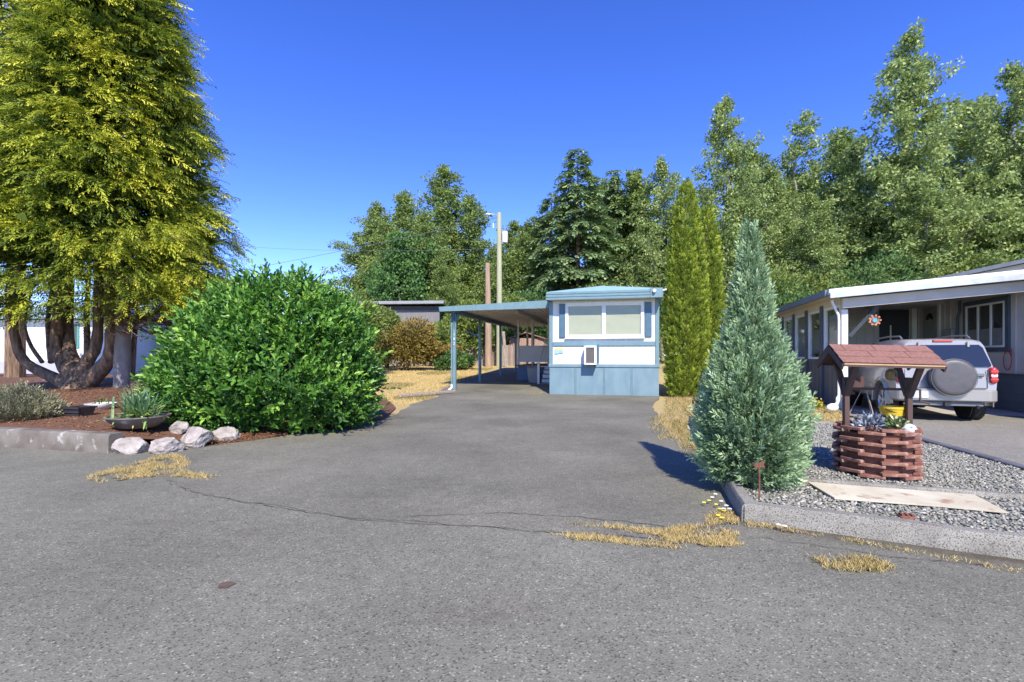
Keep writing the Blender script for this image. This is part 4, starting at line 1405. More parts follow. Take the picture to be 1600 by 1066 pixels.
for k in range(NS):
    a = 2 * pi * k / NS
    o = share(thinb, well)
    o.location = (WR * cos(a), WR * sin(a), 0.459 + (0.018 if k % 2 == 0 else 0.053))
    o.rotation_euler = (0, rw.uniform(-0.03, 0.03), a + pi / 2 + rw.uniform(-0.04, 0.04))
MB().lathe([(0.01, 0.44), (0.085, 0.44), (0.085, 0.49)], 14, (0.21, 0.12, 0)).build('stand', M_BROWNP, well)
MB().lathe([(0.02, 0.32), (0.31, 0.32), (0.31, 0.37)], 20).build('planting_tray', pmat('dark_soil', (0.07, 0.045, 0.03), (0.04, 0.028, 0.02), 30, 1.0, 0.8, 60), well)
for x in (-0.30, 0.31):
    MB().span((x - 0.025, -0.035, 0.05), (x + 0.025, 0.035, 1.06)).build('post', M_BROWNP, well, bevel=0.004)
    for s in (-1, 1):
        MB().beam((x, s * 0.02, 0.86), (x + 0.0, s * 0.27, 1.245), 0.045, 0.06, (1, 0, 0)).build('brace', M_BROWNP, well, bevel=0.004)
MB().tube([(-0.31, 0, 0.93), (0.32, 0, 0.93)], 0.014, 8).build('roller', M_BROWNP, well)
MB().tube([(0.32, 0, 0.93), (0.42, 0, 0.93), (0.42, 0, 0.80), (0.50, -0.02, 0.78)], 0.012, 8).build('crank', M_BROWNP, well)
# roof, leaning a touch to the right like the real one
RB, RL = 1.410, 0.455        # ridge height, half length
HS, EZ = 0.345, 1.215        # half span, eave height
tilt = -0.025
def rz_(x, z):
    return z + tilt * x
for s in (-1, 1):
    m_ = MB()
    up = Vector((0, s * (RB - EZ), HS)).normalized()
    vs = []
    for x in (-RL, RL):
        for t_ in (0.0, 1.0):
            y, z = s * HS * t_, RB + (EZ - RB) * t_
            vs += [(x, y, rz_(x, z)), (x, y, rz_(x, z) - 0.022)]
    m_.add(vs, [(0, 2, 6, 4), (1, 5, 7, 3), (0, 1, 3, 2), (4, 6, 7, 5), (2, 3, 7, 6), (0, 4, 5, 1)])
    m_.build('roof_deck', M_BROWNP, well)
    # eave board with a raw pale lower edge
    MB().beam((-RL, s * (HS + 0.005), rz_(-RL, EZ - 0.015)), (RL, s * (HS + 0.005), rz_(RL, EZ - 0.015)), 0.02, 0.05).build('eave_board', M_BROWNP, well)
    MB().beam((-RL - 0.002, s * (HS + 0.017), rz_(-RL, EZ - 0.012)), (RL + 0.002, s * (HS + 0.017), rz_(RL, EZ - 0.012)), 0.005, 0.014).build('drip_edge', M_YEL, well)
    for x in (-RL - 0.012, RL + 0.012):
        MB().beam((x, 0.0, rz_(x, RB - 0.045)), (x, s * HS, rz_(x, EZ - 0.045)), 0.022, 0.07).build('barge_board', M_BROWNP, well, bevel=0.003)
    # shingles: three courses, staggered
    for c_ in range(3):
        t0, t1 = c_ / 3 - 0.01, (c_ + 1) / 3 + 0.05
        cuts = [-RL - 0.02] + {0: [-0.36, -0.06, 0.24], 1: [-0.15, 0.2], 2: [0.02]}[c_] + [RL + 0.02]
        if s > 0:
            cuts = [-RL - 0.02, -0.2, 0.15, RL + 0.02] if c_ % 2 else [-RL - 0.02, -0.33, 0.0, 0.33, RL + 0.02]
        for a, b in zip(cuts[:-1], cuts[1:]):
            vs = []
            skew = 0.06 * (1 if s < 0 else 0)
            for x, q in ((a + 0.003, 0), (b - 0.003, 1)):
                for t_, lift in ((t0, 0.006 + 0.005 * (2 - c_) * 0), (t1, 0.018)):
                    y, z = s * HS * t_ * 1.03, RB + (EZ - RB) * t_ + 0.004 + lift
                    vs += [(x, y, rz_(x, z)), (x, y, rz_(x, z) - 0.008)]
            MB().add(vs, [(0, 2, 6, 4), (1, 5, 7, 3), (0, 1, 3, 2), (4, 6, 7, 5), (2, 3, 7, 6), (0, 4, 5, 1)]).build('shingle', M_SHING, well)
wm = Matrix.Rotation(radians(-13), 4, 'Z')
def on_well(x, y, z):
    p = wm @ Vector((x, y, z))
    return (4.06 + p.x, 5.42 + p.y, WZ + p.z)
# hanging tray, squirrel cut-out, nest box and pots
tray = empty('hanging_tray', on_well(-0.08, 0.08, 0.60), 0, 'round wooden tray hanging on strings inside the wishing well', 'feeder')
MB().lathe([(0.155, 0.0), (0.165, 0.006), (0.165, 0.022), (0.15, 0.024)], 24).build('disc', M_WOODG, tray)
for k in range(3):
    a = 2 * pi * k / 3 + 0.5
    MB().tube([(0.15 * cos(a), 0.15 * sin(a), 0.02), (0.02 * cos(a), 0.02 * sin(a), 0.335)], 0.004, 5).build('string', pmat('string', (0.45, 0.36, 0.28)), tray)
sqr = MB()
out = [(-0.07, 0), (-0.085, 0.03), (-0.075, 0.065), (-0.045, 0.08), (-0.01, 0.07), (0.015, 0.05), (0.03, 0.075), (0.022, 0.115), (0.045, 0.13), (0.06, 0.11), (0.075, 0.10), (0.062, 0.075), (0.07, 0.04), (0.06, 0.0)]
sqr.extr(out, 'y', -0.008, 0.008)
tag(sqr.build('squirrel_cutout', pmat('orange_paint', (0.60, 0.27, 0.15), (0.5, 0.22, 0.12), 8, 0.7), loc=on_well(-0.18, 0.0, 0.945)), 'orange wooden animal cut-out on the roller of the wishing well', 'ornament')
nb_ = empty('nest_box', on_well(0.20, 0.12, 1.02), 0.3, 'small straw bird nest box under the wishing well roof', 'bird box')
MB().lathe([(0.015, 0), (0.05, 0.015), (0.06, 0.06), (0.05, 0.105), (0.02, 0.13)], 14).build('shell', pmat('straw', (0.42, 0.30, 0.16), (0.25, 0.17, 0.09), 30, 0.9, 0.6, 60), nb_, smooth=True)
MB().lathe([(0.022, -0.060), (0.022, -0.052)], 12, (0, 0, 0.065), 'y').build('entrance', M_DARK, nb_)
def pot(name, loc, prof, mat, label, cat, n=20):
    e = empty(name, loc, 0, label, cat)
    inner = [(prof[-1][0] - 0.012, prof[-1][1]), (prof[-1][0] - 0.02, prof[-1][1] - 0.03), (0.005, prof[-1][1] - 0.035)]
    MB().lathe(prof + inner, n).build('pot', mat, e, smooth=True)
    return e
def plant_ball(name, parent, n, r, h, L, W, mat, z0=0.0, seed=0, up=0.4):
    r_ = np.random.default_rng(seed)
    d = unit(r_.normal(0, 1, (n, 3)))
    d[:, 2] = np.abs(d[:, 2])
    P = d * np.array([r, r, h]) * r_.uniform(0.35, 1, (n, 1)) ** 0.5
    P[:, 2] += z0
    D = d + r_.normal(0, 0.5, (n, 3)) + np.array([0, 0, up])
    V, T, A = leaves(P, D, r_.normal(0, 1, (n, 3)) + np.array([0, 0, 0.6]), L * r_.uniform(0.6, 1.3, n), W, r_.uniform(0, 1, n), r_.uniform(0, 1, n))
    return np_mesh(name, V, T, mat, A, parent)
M_GREEN = leafmat('garden_green', [(0, (0.03, 0.075, 0.02)), (0.5, (0.07, 0.15, 0.04)), (1, (0.16, 0.24, 0.07))], 0.5, 0.2)
M_VARIEG = leafmat('variegated', [(0, (0.04, 0.09, 0.03)), (0.55, (0.10, 0.17, 0.06)), (0.7, (0.55, 0.53, 0.28)), (1, (0.66, 0.62, 0.40))], 0.5, 0.2)
M_BLUEW = leafmat('silver_blue_leaf', [(0, (0.04, 0.06, 0.09)), (0.5, (0.22, 0.26, 0.32)), (1, (0.60, 0.62, 0.66))], 0.5, 0.1)
M_TERRA = pmat('terracotta', (0.48, 0.25, 0.15), (0.40, 0.20, 0.12), 8, 0.8)
pot_prof = [(0.05, 0), (0.07, 0.01), (0.09, 0.12), (0.10, 0.13), (0.10, 0.15)]
e = pot('flower_pot', on_well(-0.08, -0.06, 0.37), pot_prof, M_TERRA, 'terracotta pot in the well with silvery blue leaves', 'plant pot')
plant_ball('leaves', e, 260, 0.13, 0.12, 0.07, 0.03, M_BLUEW, 0.14, 1)
e = pot('flower_pot', on_well(0.13, -0.13, 0.37), pot_prof, M_TERRA, 'pot in the well with cream and green variegated leaves', 'plant pot')
plant_ball('leaves', e, 300, 0.11, 0.10, 0.06, 0.03, M_VARIEG, 0.14, 2)
tag(MB().lathe([(0.01, 0), (0.05, 0.012), (0.075, 0.05), (0.075, 0.08), (0.05, 0.115), (0.012, 0.13)], 20).build('gourd', pmat('pale_aqua_glaze', (0.55, 0.66, 0.62), (0.6, 0.55, 0.6), 6, 0.3), loc=on_well(0.21, -0.20, 0.45), smooth=True), 'pale aqua glazed globe on the rim of the wishing well', 'ornament')
MB().span((0, 0, 0), (0.01, 0.01, 0.01))
bk = empty('yellow_bucket', on_well(0.21, 0.12, 0.49), 0.4, 'bright yellow bucket inside the wishing well behind the right post', 'bucket')
MB().lathe([(0.085, 0.0), (0.09, 0.01), (0.118, 0.21), (0.125, 0.215), (0.125, 0.24), (0.115, 0.24), (0.108, 0.20), (0.01, 0.19)], 24).build('bucket', pmat('yellow_plastic', (0.72, 0.50, 0.03), (0.66, 0.45, 0.03), 5, 0.4), bk, smooth=True)
MB().tube([(0.125 * cos(a), -0.10 * sin(a), 0.22 - 0.05 * sin(a)) for a in np.linspace(0, pi, 11)], 0.006, 6).build('handle', M_DARK, bk)
MB().lathe([(0.106, 0.12), (0.110, 0.125), (0.111, 0.135), (0.109, 0.14)], 24, cap=False).build('band', M_DARK, bk)
# ------------------------------------------------------------------ trees and shrubs
def prof_at(prof, t):
    zs = [p[0] for p in prof]
    rs = [p[1] for p in prof]
    return np.interp(t, zs, rs)

def shell(prof, n, seed, lo=0.55, lump_k=0.10, power=0.45):
    """points through the outer part of a body of revolution, denser where it is wide"""
    r_ = np.random.default_rng(seed)
    z0, z1 = prof[0][0], prof[-1][0]
    zz = r_.uniform(z0, z1, n * 4)
    rr = prof_at(prof, zz)
    k = r_.uniform(0, rr.max(), n * 4) < rr + 0.04 * rr.max()
    zz, rr = zz[k][:n], rr[k][:n]
    th = r_.uniform(0, 2 * pi, len(zz))
    u = lo + (1 - lo) * r_.uniform(0, 1, len(zz)) ** power
    rad = rr * u * (1 + lump(th, zz / (z1 - z0), lump_k, seed))
    P = np.stack([rad * np.cos(th), rad * np.sin(th), zz], 1)
    dz = 0.02 * (z1 - z0)
    sl = (prof_at(prof, zz + dz) - prof_at(prof, zz - dz)) / (2 * dz)
    N = unit(np.stack([np.cos(th), np.sin(th), np.clip(-sl, -1.5, 2.5)], 1))
    return P, N, u, th

# ---- laurel: a great rounded bush of glossy leaves at the drive edge
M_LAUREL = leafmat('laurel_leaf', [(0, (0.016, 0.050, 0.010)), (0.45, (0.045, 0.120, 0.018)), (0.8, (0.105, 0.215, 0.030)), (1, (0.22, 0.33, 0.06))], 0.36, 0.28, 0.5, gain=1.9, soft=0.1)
lau = empty('laurel_bush', (-4.80, 9.70, 0.05), 0, 'huge rounded glossy green laurel bush at the left drive edge', 'bush')
lau.scale = (0.95, 0.95, 0.94)
LP = [(0.0, 0.80), (0.15, 0.90), (0.5, 0.985), (1.0, 1.0), (1.6, 0.93), (2.1, 0.80), (2.6, 0.58), (2.88, 0.34), (3.05, 0.08)]
r_ = np.random.default_rng(31)
nt_ = 5000                              # leafy shoots
P, N, u, th = shell(LP, nt_, 32, 0.60, 0.14, 0.40)
P = P * np.array([2.0, 1.72, 0.95])
P[:, 0] += 0.30 * (P[:, 2] / 3) ** 2
P[:, :2] *= (1 + 0.05 * lump(th * 3, P[:, 2:3].ravel() * 1.1, 1.0, 25))[:, None]
P[:, 2] += 0.10 * lump(th * 2, u, 1.0, 5) * (P[:, 2] / 3)
D = unit(N * np.array([1, 1, 0.8]) + np.array([0, 0, 0.75]) + r_.normal(0, 0.35, N.shape))
packs = []
K = 9
s = np.linspace(0.0, 1.0, K)
sh_len = r_.uniform(0.14, 0.38, nt_) + 0.30 * (r_.uniform(0, 1, nt_) < 0.10)
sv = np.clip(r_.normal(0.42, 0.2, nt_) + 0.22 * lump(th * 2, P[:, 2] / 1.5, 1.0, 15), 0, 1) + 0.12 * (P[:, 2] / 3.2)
ph = r_.uniform(0, 6.28, nt_)
X = unit(np.cross(D, np.array([0.3, 0.9, 0.1])))
Y = np.cross(D, X)
for k in range(K):
    a = ph + k * 2.4
    side_ = X * np.cos(a)[:, None] + Y * np.sin(a)[:, None]
    base = P + D * (sh_len * s[k])[:, None]
    dirn = side_ * (1.0 - 0.55 * s[k]) + D * (0.35 + 0.75 * s[k]) + r_.normal(0, 0.15, P.shape)
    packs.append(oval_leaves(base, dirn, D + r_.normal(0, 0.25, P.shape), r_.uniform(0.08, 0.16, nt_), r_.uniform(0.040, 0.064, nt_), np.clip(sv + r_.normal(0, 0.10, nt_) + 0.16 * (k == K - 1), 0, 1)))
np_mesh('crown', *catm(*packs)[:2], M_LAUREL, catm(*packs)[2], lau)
tk = MB()
for k in range(16):
    a = r_.uniform(0, 6.28)
    rr = r_.uniform(0.1, 0.7)
    b0 = Vector((rr * 1.2 * cos(a), rr * cos(1) * sin(a), 0))
    b1 = Vector((1.7 * rr * 1.6 * cos(a), 1.4 * rr * 1.6 * sin(a), r_.uniform(1.5, 2.5)))
    tk.tube([b0, b0.lerp(b1, 0.5) + Vector((r_.uniform(-.2, .2), r_.uniform(-.2, .2), 0)), b1], [0.05, 0.035, 0.012], 6)
tk.build('trunk', M_BARK, lau)

# ---- golden cypress: many stems from one base, drooping yellow tipped sprays
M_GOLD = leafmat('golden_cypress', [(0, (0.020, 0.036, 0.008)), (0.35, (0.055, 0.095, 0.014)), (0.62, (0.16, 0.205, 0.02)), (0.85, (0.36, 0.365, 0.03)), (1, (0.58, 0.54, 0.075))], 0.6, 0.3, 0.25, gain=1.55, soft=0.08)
GC = Vector((-11.9, 14.0, 0.45))
gold = empty('golden_cypress', GC, 0, 'towering golden yellow cypress with many stems on the left bed', 'tree')
st_px = [([(126, 610), (83, 590), (40, 566), (24, 530), (24, 480)], [.30, .20, .16, .14, .13], -0.3), ([(124, 600), (98, 565), (88, 540), (93, 470)], [.36, .24, .19, .17], 0.2),
         ([(124, 598), (110, 560), (106, 530), (106, 470)], [.36, .26, .20, .18], 0.6), ([(128, 600), (136, 565), (150, 540), (154, 470)], [.36, .22, .18, .16], 0.0),
         ([(132, 602), (168, 565), (173, 530), (171, 465)], [.34, .24, .17, .16], -0.5), ([(191, 628), (191, 540), (191, 460)], [.235, .225, .22], -0.3),
         ([(205, 622), (209, 540), (214, 470)], [.10, .09, .08], 0.4), ([(66, 566), (45, 533), (40, 490)], [.07, .06, .05], 0.5), ([(80, 566), (76, 530), (77, 480)], [.10, .08, .08], 0.8), ([(136, 560), (136, 520), (136, 480)], [.10, .10, .09], 1.0)]
for k, (pp, rr, dy) in enumerate(st_px):
    pts = [at(x, y, GC.y + dy * (i / (len(pp) - 1))) - GC for i, (x, y) in enumerate(pp)]
    top = Vector((pts[-1].x * 0.5, pts[-1].y * 0.6, r_.uniform(8, 13) if k < 6 else 5.5))
    pts.append(pts[-1].lerp(top, 0.5) + Vector((0, 0, 0.4)))
    pts.append(top)
    rr = [q * (0.78 if k != 5 else 0.9) for q in rr]
    rr = rr + [rr[-1] * 0.6, 0.03]
    # smooth the bends
    fine, fr = [], []
    for i in range(len(pts) - 1):
        p0, p1_, p2_, p3 = pts[max(0, i - 1)], pts[i], pts[i + 1], pts[min(len(pts) - 1, i + 2)]
        for q in range(4):
            t = q / 4
            fine.append(0.5 * ((2 * p1_) + (p2_ - p0) * t + (2 * p0 - 5 * p1_ + 4 * p2_ - p3) * t * t + (3 * p1_ - p0 - 3 * p2_ + p3) * t ** 3))
            fr.append((rr[i] * (1 - t) + rr[i + 1] * t) * random.uniform(0.94, 1.06))
    fine.append(pts[-1])
    fr.append(rr[-1])
    MB().tube(fine, fr, 12).build('trunk', M_BARKL if k == 5 else M_BARK, gold, smooth=True)
bs = MB()
bs.tube([at(118, 640, 13.8) - GC, at(121, 612, 13.9) - GC, at(125, 600, 14) - GC, at(126, 588, 14) - GC], [0.62, 0.45, 0.34, 0.24], 14)
bs.build('root_flare', M_BARK, gold, smooth=True)
GP = [(2.0, 2.3), (2.7, 2.9), (4.2, 2.8), (6.0, 2.45), (9.0, 1.85), (11.5, 1.25), (14.0, 0.75), (15.5, 0.38), (16.8, 0.05)]
# boughs: layered drooping groups of sprays, with dark gaps between
nbgh = 640
Cb, Nb, ub, tb = shell(GP, nbgh, 41, 0.80, 0.12, 0.8)
per = 40
w_ = np.repeat(np.arange(nbgh), per)
kf = (np.cos(tb[w_] - math.atan2(-14.0, 11.9)) > -0.3) | (r_.uniform(0, 1, len(w_)) < 0.35)
w_ = w_[kf]
outw = np.stack([np.cos(tb), np.sin(tb), 0 * tb], 1)
tg = np.stack([-np.sin(tb), np.cos(tb), 0 * tb], 1)
q_ = r_.uniform(-1.0, 0.35, len(w_))
bl_ = r_.uniform(0.6, 1.15, nbgh)[w_]
P = Cb[w_] + outw[w_] * (q_ * bl_)[:, None] + tg[w_] * (r_.normal(0, 0.30, len(w_)) * bl_ * (1.0 - 0.35 * q_))[:, None]
P[:, 2] += 0.16 - 0.34 * bl_ * np.clip(q_ + 0.5, 0, 2) ** 2 + r_.normal(0, 0.09, len(w_))
th = tb[w_]
N = outw[w_]
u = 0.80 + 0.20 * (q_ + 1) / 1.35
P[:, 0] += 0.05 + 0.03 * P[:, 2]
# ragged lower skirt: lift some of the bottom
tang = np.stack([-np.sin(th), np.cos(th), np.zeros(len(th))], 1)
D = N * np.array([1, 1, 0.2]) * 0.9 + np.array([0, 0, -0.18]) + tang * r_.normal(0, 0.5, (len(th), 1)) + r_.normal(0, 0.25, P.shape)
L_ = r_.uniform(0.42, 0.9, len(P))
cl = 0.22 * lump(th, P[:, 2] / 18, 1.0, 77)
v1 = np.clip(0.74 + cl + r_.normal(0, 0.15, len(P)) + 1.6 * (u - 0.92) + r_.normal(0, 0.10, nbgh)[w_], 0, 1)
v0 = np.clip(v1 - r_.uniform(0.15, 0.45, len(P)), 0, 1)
up = np.stack([r_.normal(0, 0.7, len(P)), r_.normal(0, 0.7, len(P)), np.ones(len(P))], 1)
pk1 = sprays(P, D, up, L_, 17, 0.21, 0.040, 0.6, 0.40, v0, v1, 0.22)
Pi, Ni, ui, ti = shell(GP, 4500, 43, 0.25, 0.10, 1.0)
ki = (ui < 0.72) & (Pi[:, 2] > 3.3)
Pi, Ni = Pi[ki], Ni[ki]
Pi[:, 0] += 0.25
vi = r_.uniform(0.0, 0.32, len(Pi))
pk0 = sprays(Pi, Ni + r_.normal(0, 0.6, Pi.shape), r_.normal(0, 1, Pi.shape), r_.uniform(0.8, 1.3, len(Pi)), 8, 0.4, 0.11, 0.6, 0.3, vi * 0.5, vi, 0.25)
# long limbs reaching right over the bush
limb = MB()
pkl = []
for k in range(9):
    a = r_.uniform(-1.0, 0.35)
    z = r_.uniform(2.3, 4.2)
    ln = r_.uniform(3.4, 4.5)
    e = Vector((cos(a) * ln, sin(a) * ln, z - 0.1))
    limb.tube([(0.3, 0, z - 0.7), (e.x * 0.55, e.y * 0.55, z + 0.05), tuple(e)], [0.09, 0.05, 0.015], 6)
    q = 80
    t = r_.uniform(0.45, 1.02, q)
    Bp = np.stack([e.x * t, e.y * t, np.full(q, z)], 1) + r_.normal(0, 0.16, (q, 3))
    Dp = np.stack([np.full(q, cos(a)), np.full(q, sin(a)), np.full(q, -0.15)], 1) + r_.normal(0, 0.5, (q, 3)) * np.array([1, 1, 0.4])
    vv = np.clip(r_.normal(0.85, 0.12, q), 0, 1)
    pkl.append(sprays(Bp, Dp, np.stack([r_.normal(0, 0.2, q), r_.normal(0, 0.2, q), np.ones(q)], 1), r_.uniform(0.45, 0.85, q), 17, 0.21, 0.04, 0.6, 0.35, np.clip(vv - 0.4, 0, 1), vv))
limb.build('limb', M_BARK, gold)
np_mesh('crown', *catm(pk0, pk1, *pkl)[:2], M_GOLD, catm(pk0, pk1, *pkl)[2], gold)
# dead twigs low on the right
dt = MB()
for k in range(60):
    a = r_.uniform(-0.9, 0.9)
    b0 = Vector((cos(a) * 1.2, sin(a) * 1.2, r_.uniform(1.6, 2.6)))
    d_ = Vector((cos(a), sin(a), r_.uniform(-0.3, 0.3))) * r_.uniform(0.8, 2.0)
    dt.tube([b0, b0 + d_ * 0.5 + Vector((0, 0, r_.uniform(-.15, .15))), b0 + d_], [0.022, 0.014, 0.004], 4)
tag(dt.build('dead_twigs', M_BARK, gold), kind='stuff')

# ---- blue-green conifer in the gravel corner
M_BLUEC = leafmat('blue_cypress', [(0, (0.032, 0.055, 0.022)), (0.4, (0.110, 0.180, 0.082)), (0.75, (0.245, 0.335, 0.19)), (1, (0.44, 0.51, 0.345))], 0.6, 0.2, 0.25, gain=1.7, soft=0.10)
bc = empty('blue_conifer', (2.46, 5.02, 0.09), 0, 'bushy blue-green conifer tapering to a thin tip at the kerb corner', 'tree')
BP0 = [(0.02, 0.30), (0.10, 0.44), (0.35, 0.53), (0.62, 0.565), (0.92, 0.535), (1.14, 0.43), (1.40, 0.275), (1.60, 0.20), (1.98, 0.15), (2.22, 0.09), (2.45, 0.045), (2.62, 0.012)]
BP = [(z_, r0_ * 0.80) for z_, r0_ in BP0]
nb2 = 11500
P, N, u, th = shell(BP, nb2, 51, 0.50, 0.15, 0.55)
tang = np.stack([-np.sin(th), np.cos(th), np.zeros(len(th))], 1)
upk = np.interp(P[:, 2], [0, 0.3, 0.8, 2.0], [0.05, 0.55, 1.05, 1.9])
D = N * np.array([1, 1, 0.0]) * 0.75 + np.stack([0 * upk, 0 * upk, upk], 1) + tang * r_.normal(0, 0.30, (len(th), 1)) + r_.normal(0, 0.16, P.shape)
L_ = (0.075 + 0.16 * r_.uniform(0, 1, len(P)) ** 2) * np.interp(P[:, 2], [0, 1.5, 2.6], [1.05, 0.95, 0.8])
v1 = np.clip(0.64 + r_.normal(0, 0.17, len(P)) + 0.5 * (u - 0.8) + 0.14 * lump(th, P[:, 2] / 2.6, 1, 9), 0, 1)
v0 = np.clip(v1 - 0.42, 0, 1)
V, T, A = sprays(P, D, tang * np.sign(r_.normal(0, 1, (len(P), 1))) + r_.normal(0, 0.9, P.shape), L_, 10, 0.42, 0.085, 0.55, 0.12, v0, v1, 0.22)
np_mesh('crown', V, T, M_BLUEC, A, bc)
bt = MB().tube([(0, 0, 0), (0.01, 0.01, 1.2), (0, 0, 2.45)], [0.06, 0.04, 0.008], 8)
for k in range(70):
    z = r_.uniform(0.05, 2.0)
    a = r_.uniform(0, 6.28)
    rr = float(prof_at(BP, z)) * 0.85
    bt.tube([(0, 0, z * 0.8), (rr * 0.6 * cos(a), rr * 0.6 * sin(a), z * 0.9 + 0.05), (rr * cos(a), rr * sin(a), z + 0.2)], [0.014, 0.009, 0.003], 4)
bt.build('trunk', M_BARK, bc)

# ---- two pale green columnar cedars beside the mobile home
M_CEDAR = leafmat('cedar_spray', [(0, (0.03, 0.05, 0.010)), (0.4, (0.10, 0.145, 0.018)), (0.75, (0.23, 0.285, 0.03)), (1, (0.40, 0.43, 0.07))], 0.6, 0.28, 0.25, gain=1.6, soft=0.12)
def column(loc, H, R, n, seed, label):
    e = empty('columnar_cedar', loc, 0, label, 'tree', 'columnar cedars beside the mobile home')
    pr = [(0.03, R * 0.88), (0.12 * H, R), (0.45 * H, R * 0.97), (0.68 * H, R * 0.80), (0.85 * H, R * 0.52), (0.95 * H, R * 0.24), (H, 0.02)]
    P, N, u, th = shell(pr, n, seed, 0.66, 0.075, 0.5)
    tang = np.stack([-np.sin(th), np.cos(th), np.zeros(len(th))], 1)
    D = N * np.array([1, 1, 0]) * 0.65 + np.array([0, 0, 0.85]) + tang * r_.normal(0, 0.35, (len(th), 1)) + r_.normal(0, 0.2, P.shape)
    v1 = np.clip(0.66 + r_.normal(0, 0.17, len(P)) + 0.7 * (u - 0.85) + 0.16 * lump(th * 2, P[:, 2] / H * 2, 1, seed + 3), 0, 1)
    Nn = N * np.array([1, 1, 0.1]) + r_.normal(0, 0.6, P.shape)
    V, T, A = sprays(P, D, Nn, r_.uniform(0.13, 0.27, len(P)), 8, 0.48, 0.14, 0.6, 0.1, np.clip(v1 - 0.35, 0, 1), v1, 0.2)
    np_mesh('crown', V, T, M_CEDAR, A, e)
    MB().tube([(0, 0, -0.05), (0, 0, H * 0.9)], [0.12, 0.02], 8).build('trunk', M_BARK, e)
column((5.98, 16.7, -0.02), 7.35, 0.64, 9500, 61, 'taller front cedar column, yellow green, against the mobile home corner')
column((7.16, 17.9, -0.02), 6.95, 0.58, 6500, 62, 'shorter rear cedar column partly hidden by its taller neighbour')

# ---- general shrub
def shrub(name, loc, rx, ry, h, n, L, W, mat, label, seed, cat='shrub', lo=0.4, stems=10, up=0.35, group=None, vmean=0.5, parts=True):
    e = empty(name, loc, 0, label, cat, group)
    r2 = np.random.default_rng(seed)
    # several overlapping lobes
    k = max(5, int(n / 900))
    cen = np.stack([r2.normal(0, 0.42, k) * rx, r2.normal(0, 0.42, k) * ry, r2.uniform(0.25, 0.72, k) * h], 1)
    cr = r2.uniform(0.28, 0.52, k)[:, None] * np.array([[rx, ry, h * 0.55]])
    w_ = r2.integers(0, k, n)
    d = unit(r2.normal(0, 1, (n, 3)))
    P = cen[w_] + d * cr[w_] * (lo + (1 - lo) * r2.uniform(0, 1, (n, 1)) ** 0.5)
    P[:, 2] = np.abs(P[:, 2])
    D = d + np.array([0, 0, up]) + r2.normal(0, 0.45, (n, 3))
    vb = r2.normal(vmean, 0.12, k)[w_]
    V, T, A = leaves(P, D, d + r2.normal(0, 0.6, (n, 3)) + np.array([0, 0, 0.4]), L * r2.uniform(0.6, 1.3, n), W * r2.uniform(0.8, 1.2, n), np.clip(vb + r2.normal(0, 0.15, n), 0, 1), np.clip(vb + r2.normal(0.05, 0.15, n), 0, 1), 0.15)
    np_mesh('crown', V, T, mat, A, e)
    m_ = MB()
    for q in range(stems):
        c_ = cen[q % k]
        m_.tube([(c_[0] * 0.15, c_[1] * 0.15, 0), (c_[0] * 0.6, c_[1] * 0.6, c_[2] * 0.6), tuple(c_)], [0.012 * h + 0.004, 0.008 * h + 0.003, 0.003 * h + 0.001], 5)
    m_.build('trunk', M_BARK, e)
    return e
M_YG = leafmat('yellow_green_leaf', [(0, (0.03, 0.055, 0.012)), (0.5, (0.10, 0.15, 0.03)), (1, (0.26, 0.29, 0.07))], 0.5, 0.3, 0.35, gain=1.5, soft=0.3)
M_RUSTY = leafmat('rusty_leaf', [(0, (0.06, 0.055, 0.018)), (0.4, (0.18, 0.155, 0.035)), (0.7, (0.27, 0.185, 0.05)), (1, (0.36, 0.17, 0.07))], 0.6, 0.25, 0.25)
M_DKG = leafmat('dark_green_leaf', [(0, (0.012, 0.03, 0.010)), (0.5, (0.04, 0.085, 0.024)), (1, (0.12, 0.19, 0.055))], 0.45, 0.3, 0.35, gain=2.0, soft=0.3)
def gl(px, Y):
    x = (px - 800) * Y / F
    return (x, Y, gz(x, Y))
shrub('shrub', gl(632, 31), 3.2, 2.0, 3.7, 8000, 0.20, 0.10, M_RUSTY, 'olive and rust coloured shrub on the lawn before the grey shed', 71, vmean=0.33)
shrub('shrub', gl(694, 31.5), 1.7, 1.3, 2.1, 4200, 0.18, 0.09, M_RUSTY, 'low red-brown shrub right of the olive one', 72, vmean=0.68)
shrub('shrub', gl(716, 32), 1.6, 1.2, 1.5, 3000, 0.18, 0.10, M_DKG, 'dark green low shrub behind the carport front post', 73)
shrub('shrub', gl(605, 33), 1.4, 1.2, 4.6, 2600, 0.22, 0.12, M_YG, 'loose pale shrub climbing the grey building corner', 74)
shrub('small_tree', gl(555, 26), 2.6, 2.0, 4.6, 6500, 0.20, 0.09, M_YG, 'yellow green small tree rising behind the laurel bush', 75, 'tree')
shrub('shrub', gl(668, 36), 2.8, 1.6, 4.8, 4500, 0.24, 0.13, M_YG, 'pale leafy shrub growing up the grey building front', 76)
shrub('small_tree', gl(726, 39), 3.6, 2.4, 6.6, 8000, 0.27, 0.15, M_YG, 'broad light green tree over the fence left of the poles', 77, 'tree')
shrub('small_tree', gl(655, 43), 4.4, 3.0, 6.5, 5000, 0.28, 0.15, M_YG, 'broad light green tree behind the grey building roof', 177, 'tree')
shrub('small_tree', gl(835, 42), 4.5, 2.6, 7.2, 9000, 0.28, 0.15, M_DKG, 'broad dark tree behind the carport roof right of the poles', 78, 'tree')
shrub('small_tree', gl(920, 44), 4.5, 2.6, 7.6, 8000, 0.28, 0.15, M_YG, 'light bushy tree showing above the mobile home roof', 79, 'tree')
shrub('small_tree', gl(1000, 43), 3.6, 2.6, 7.8, 7000, 0.28, 0.15, M_DKG, 'dark bushy tree just left of the cedar columns', 80, 'tree')
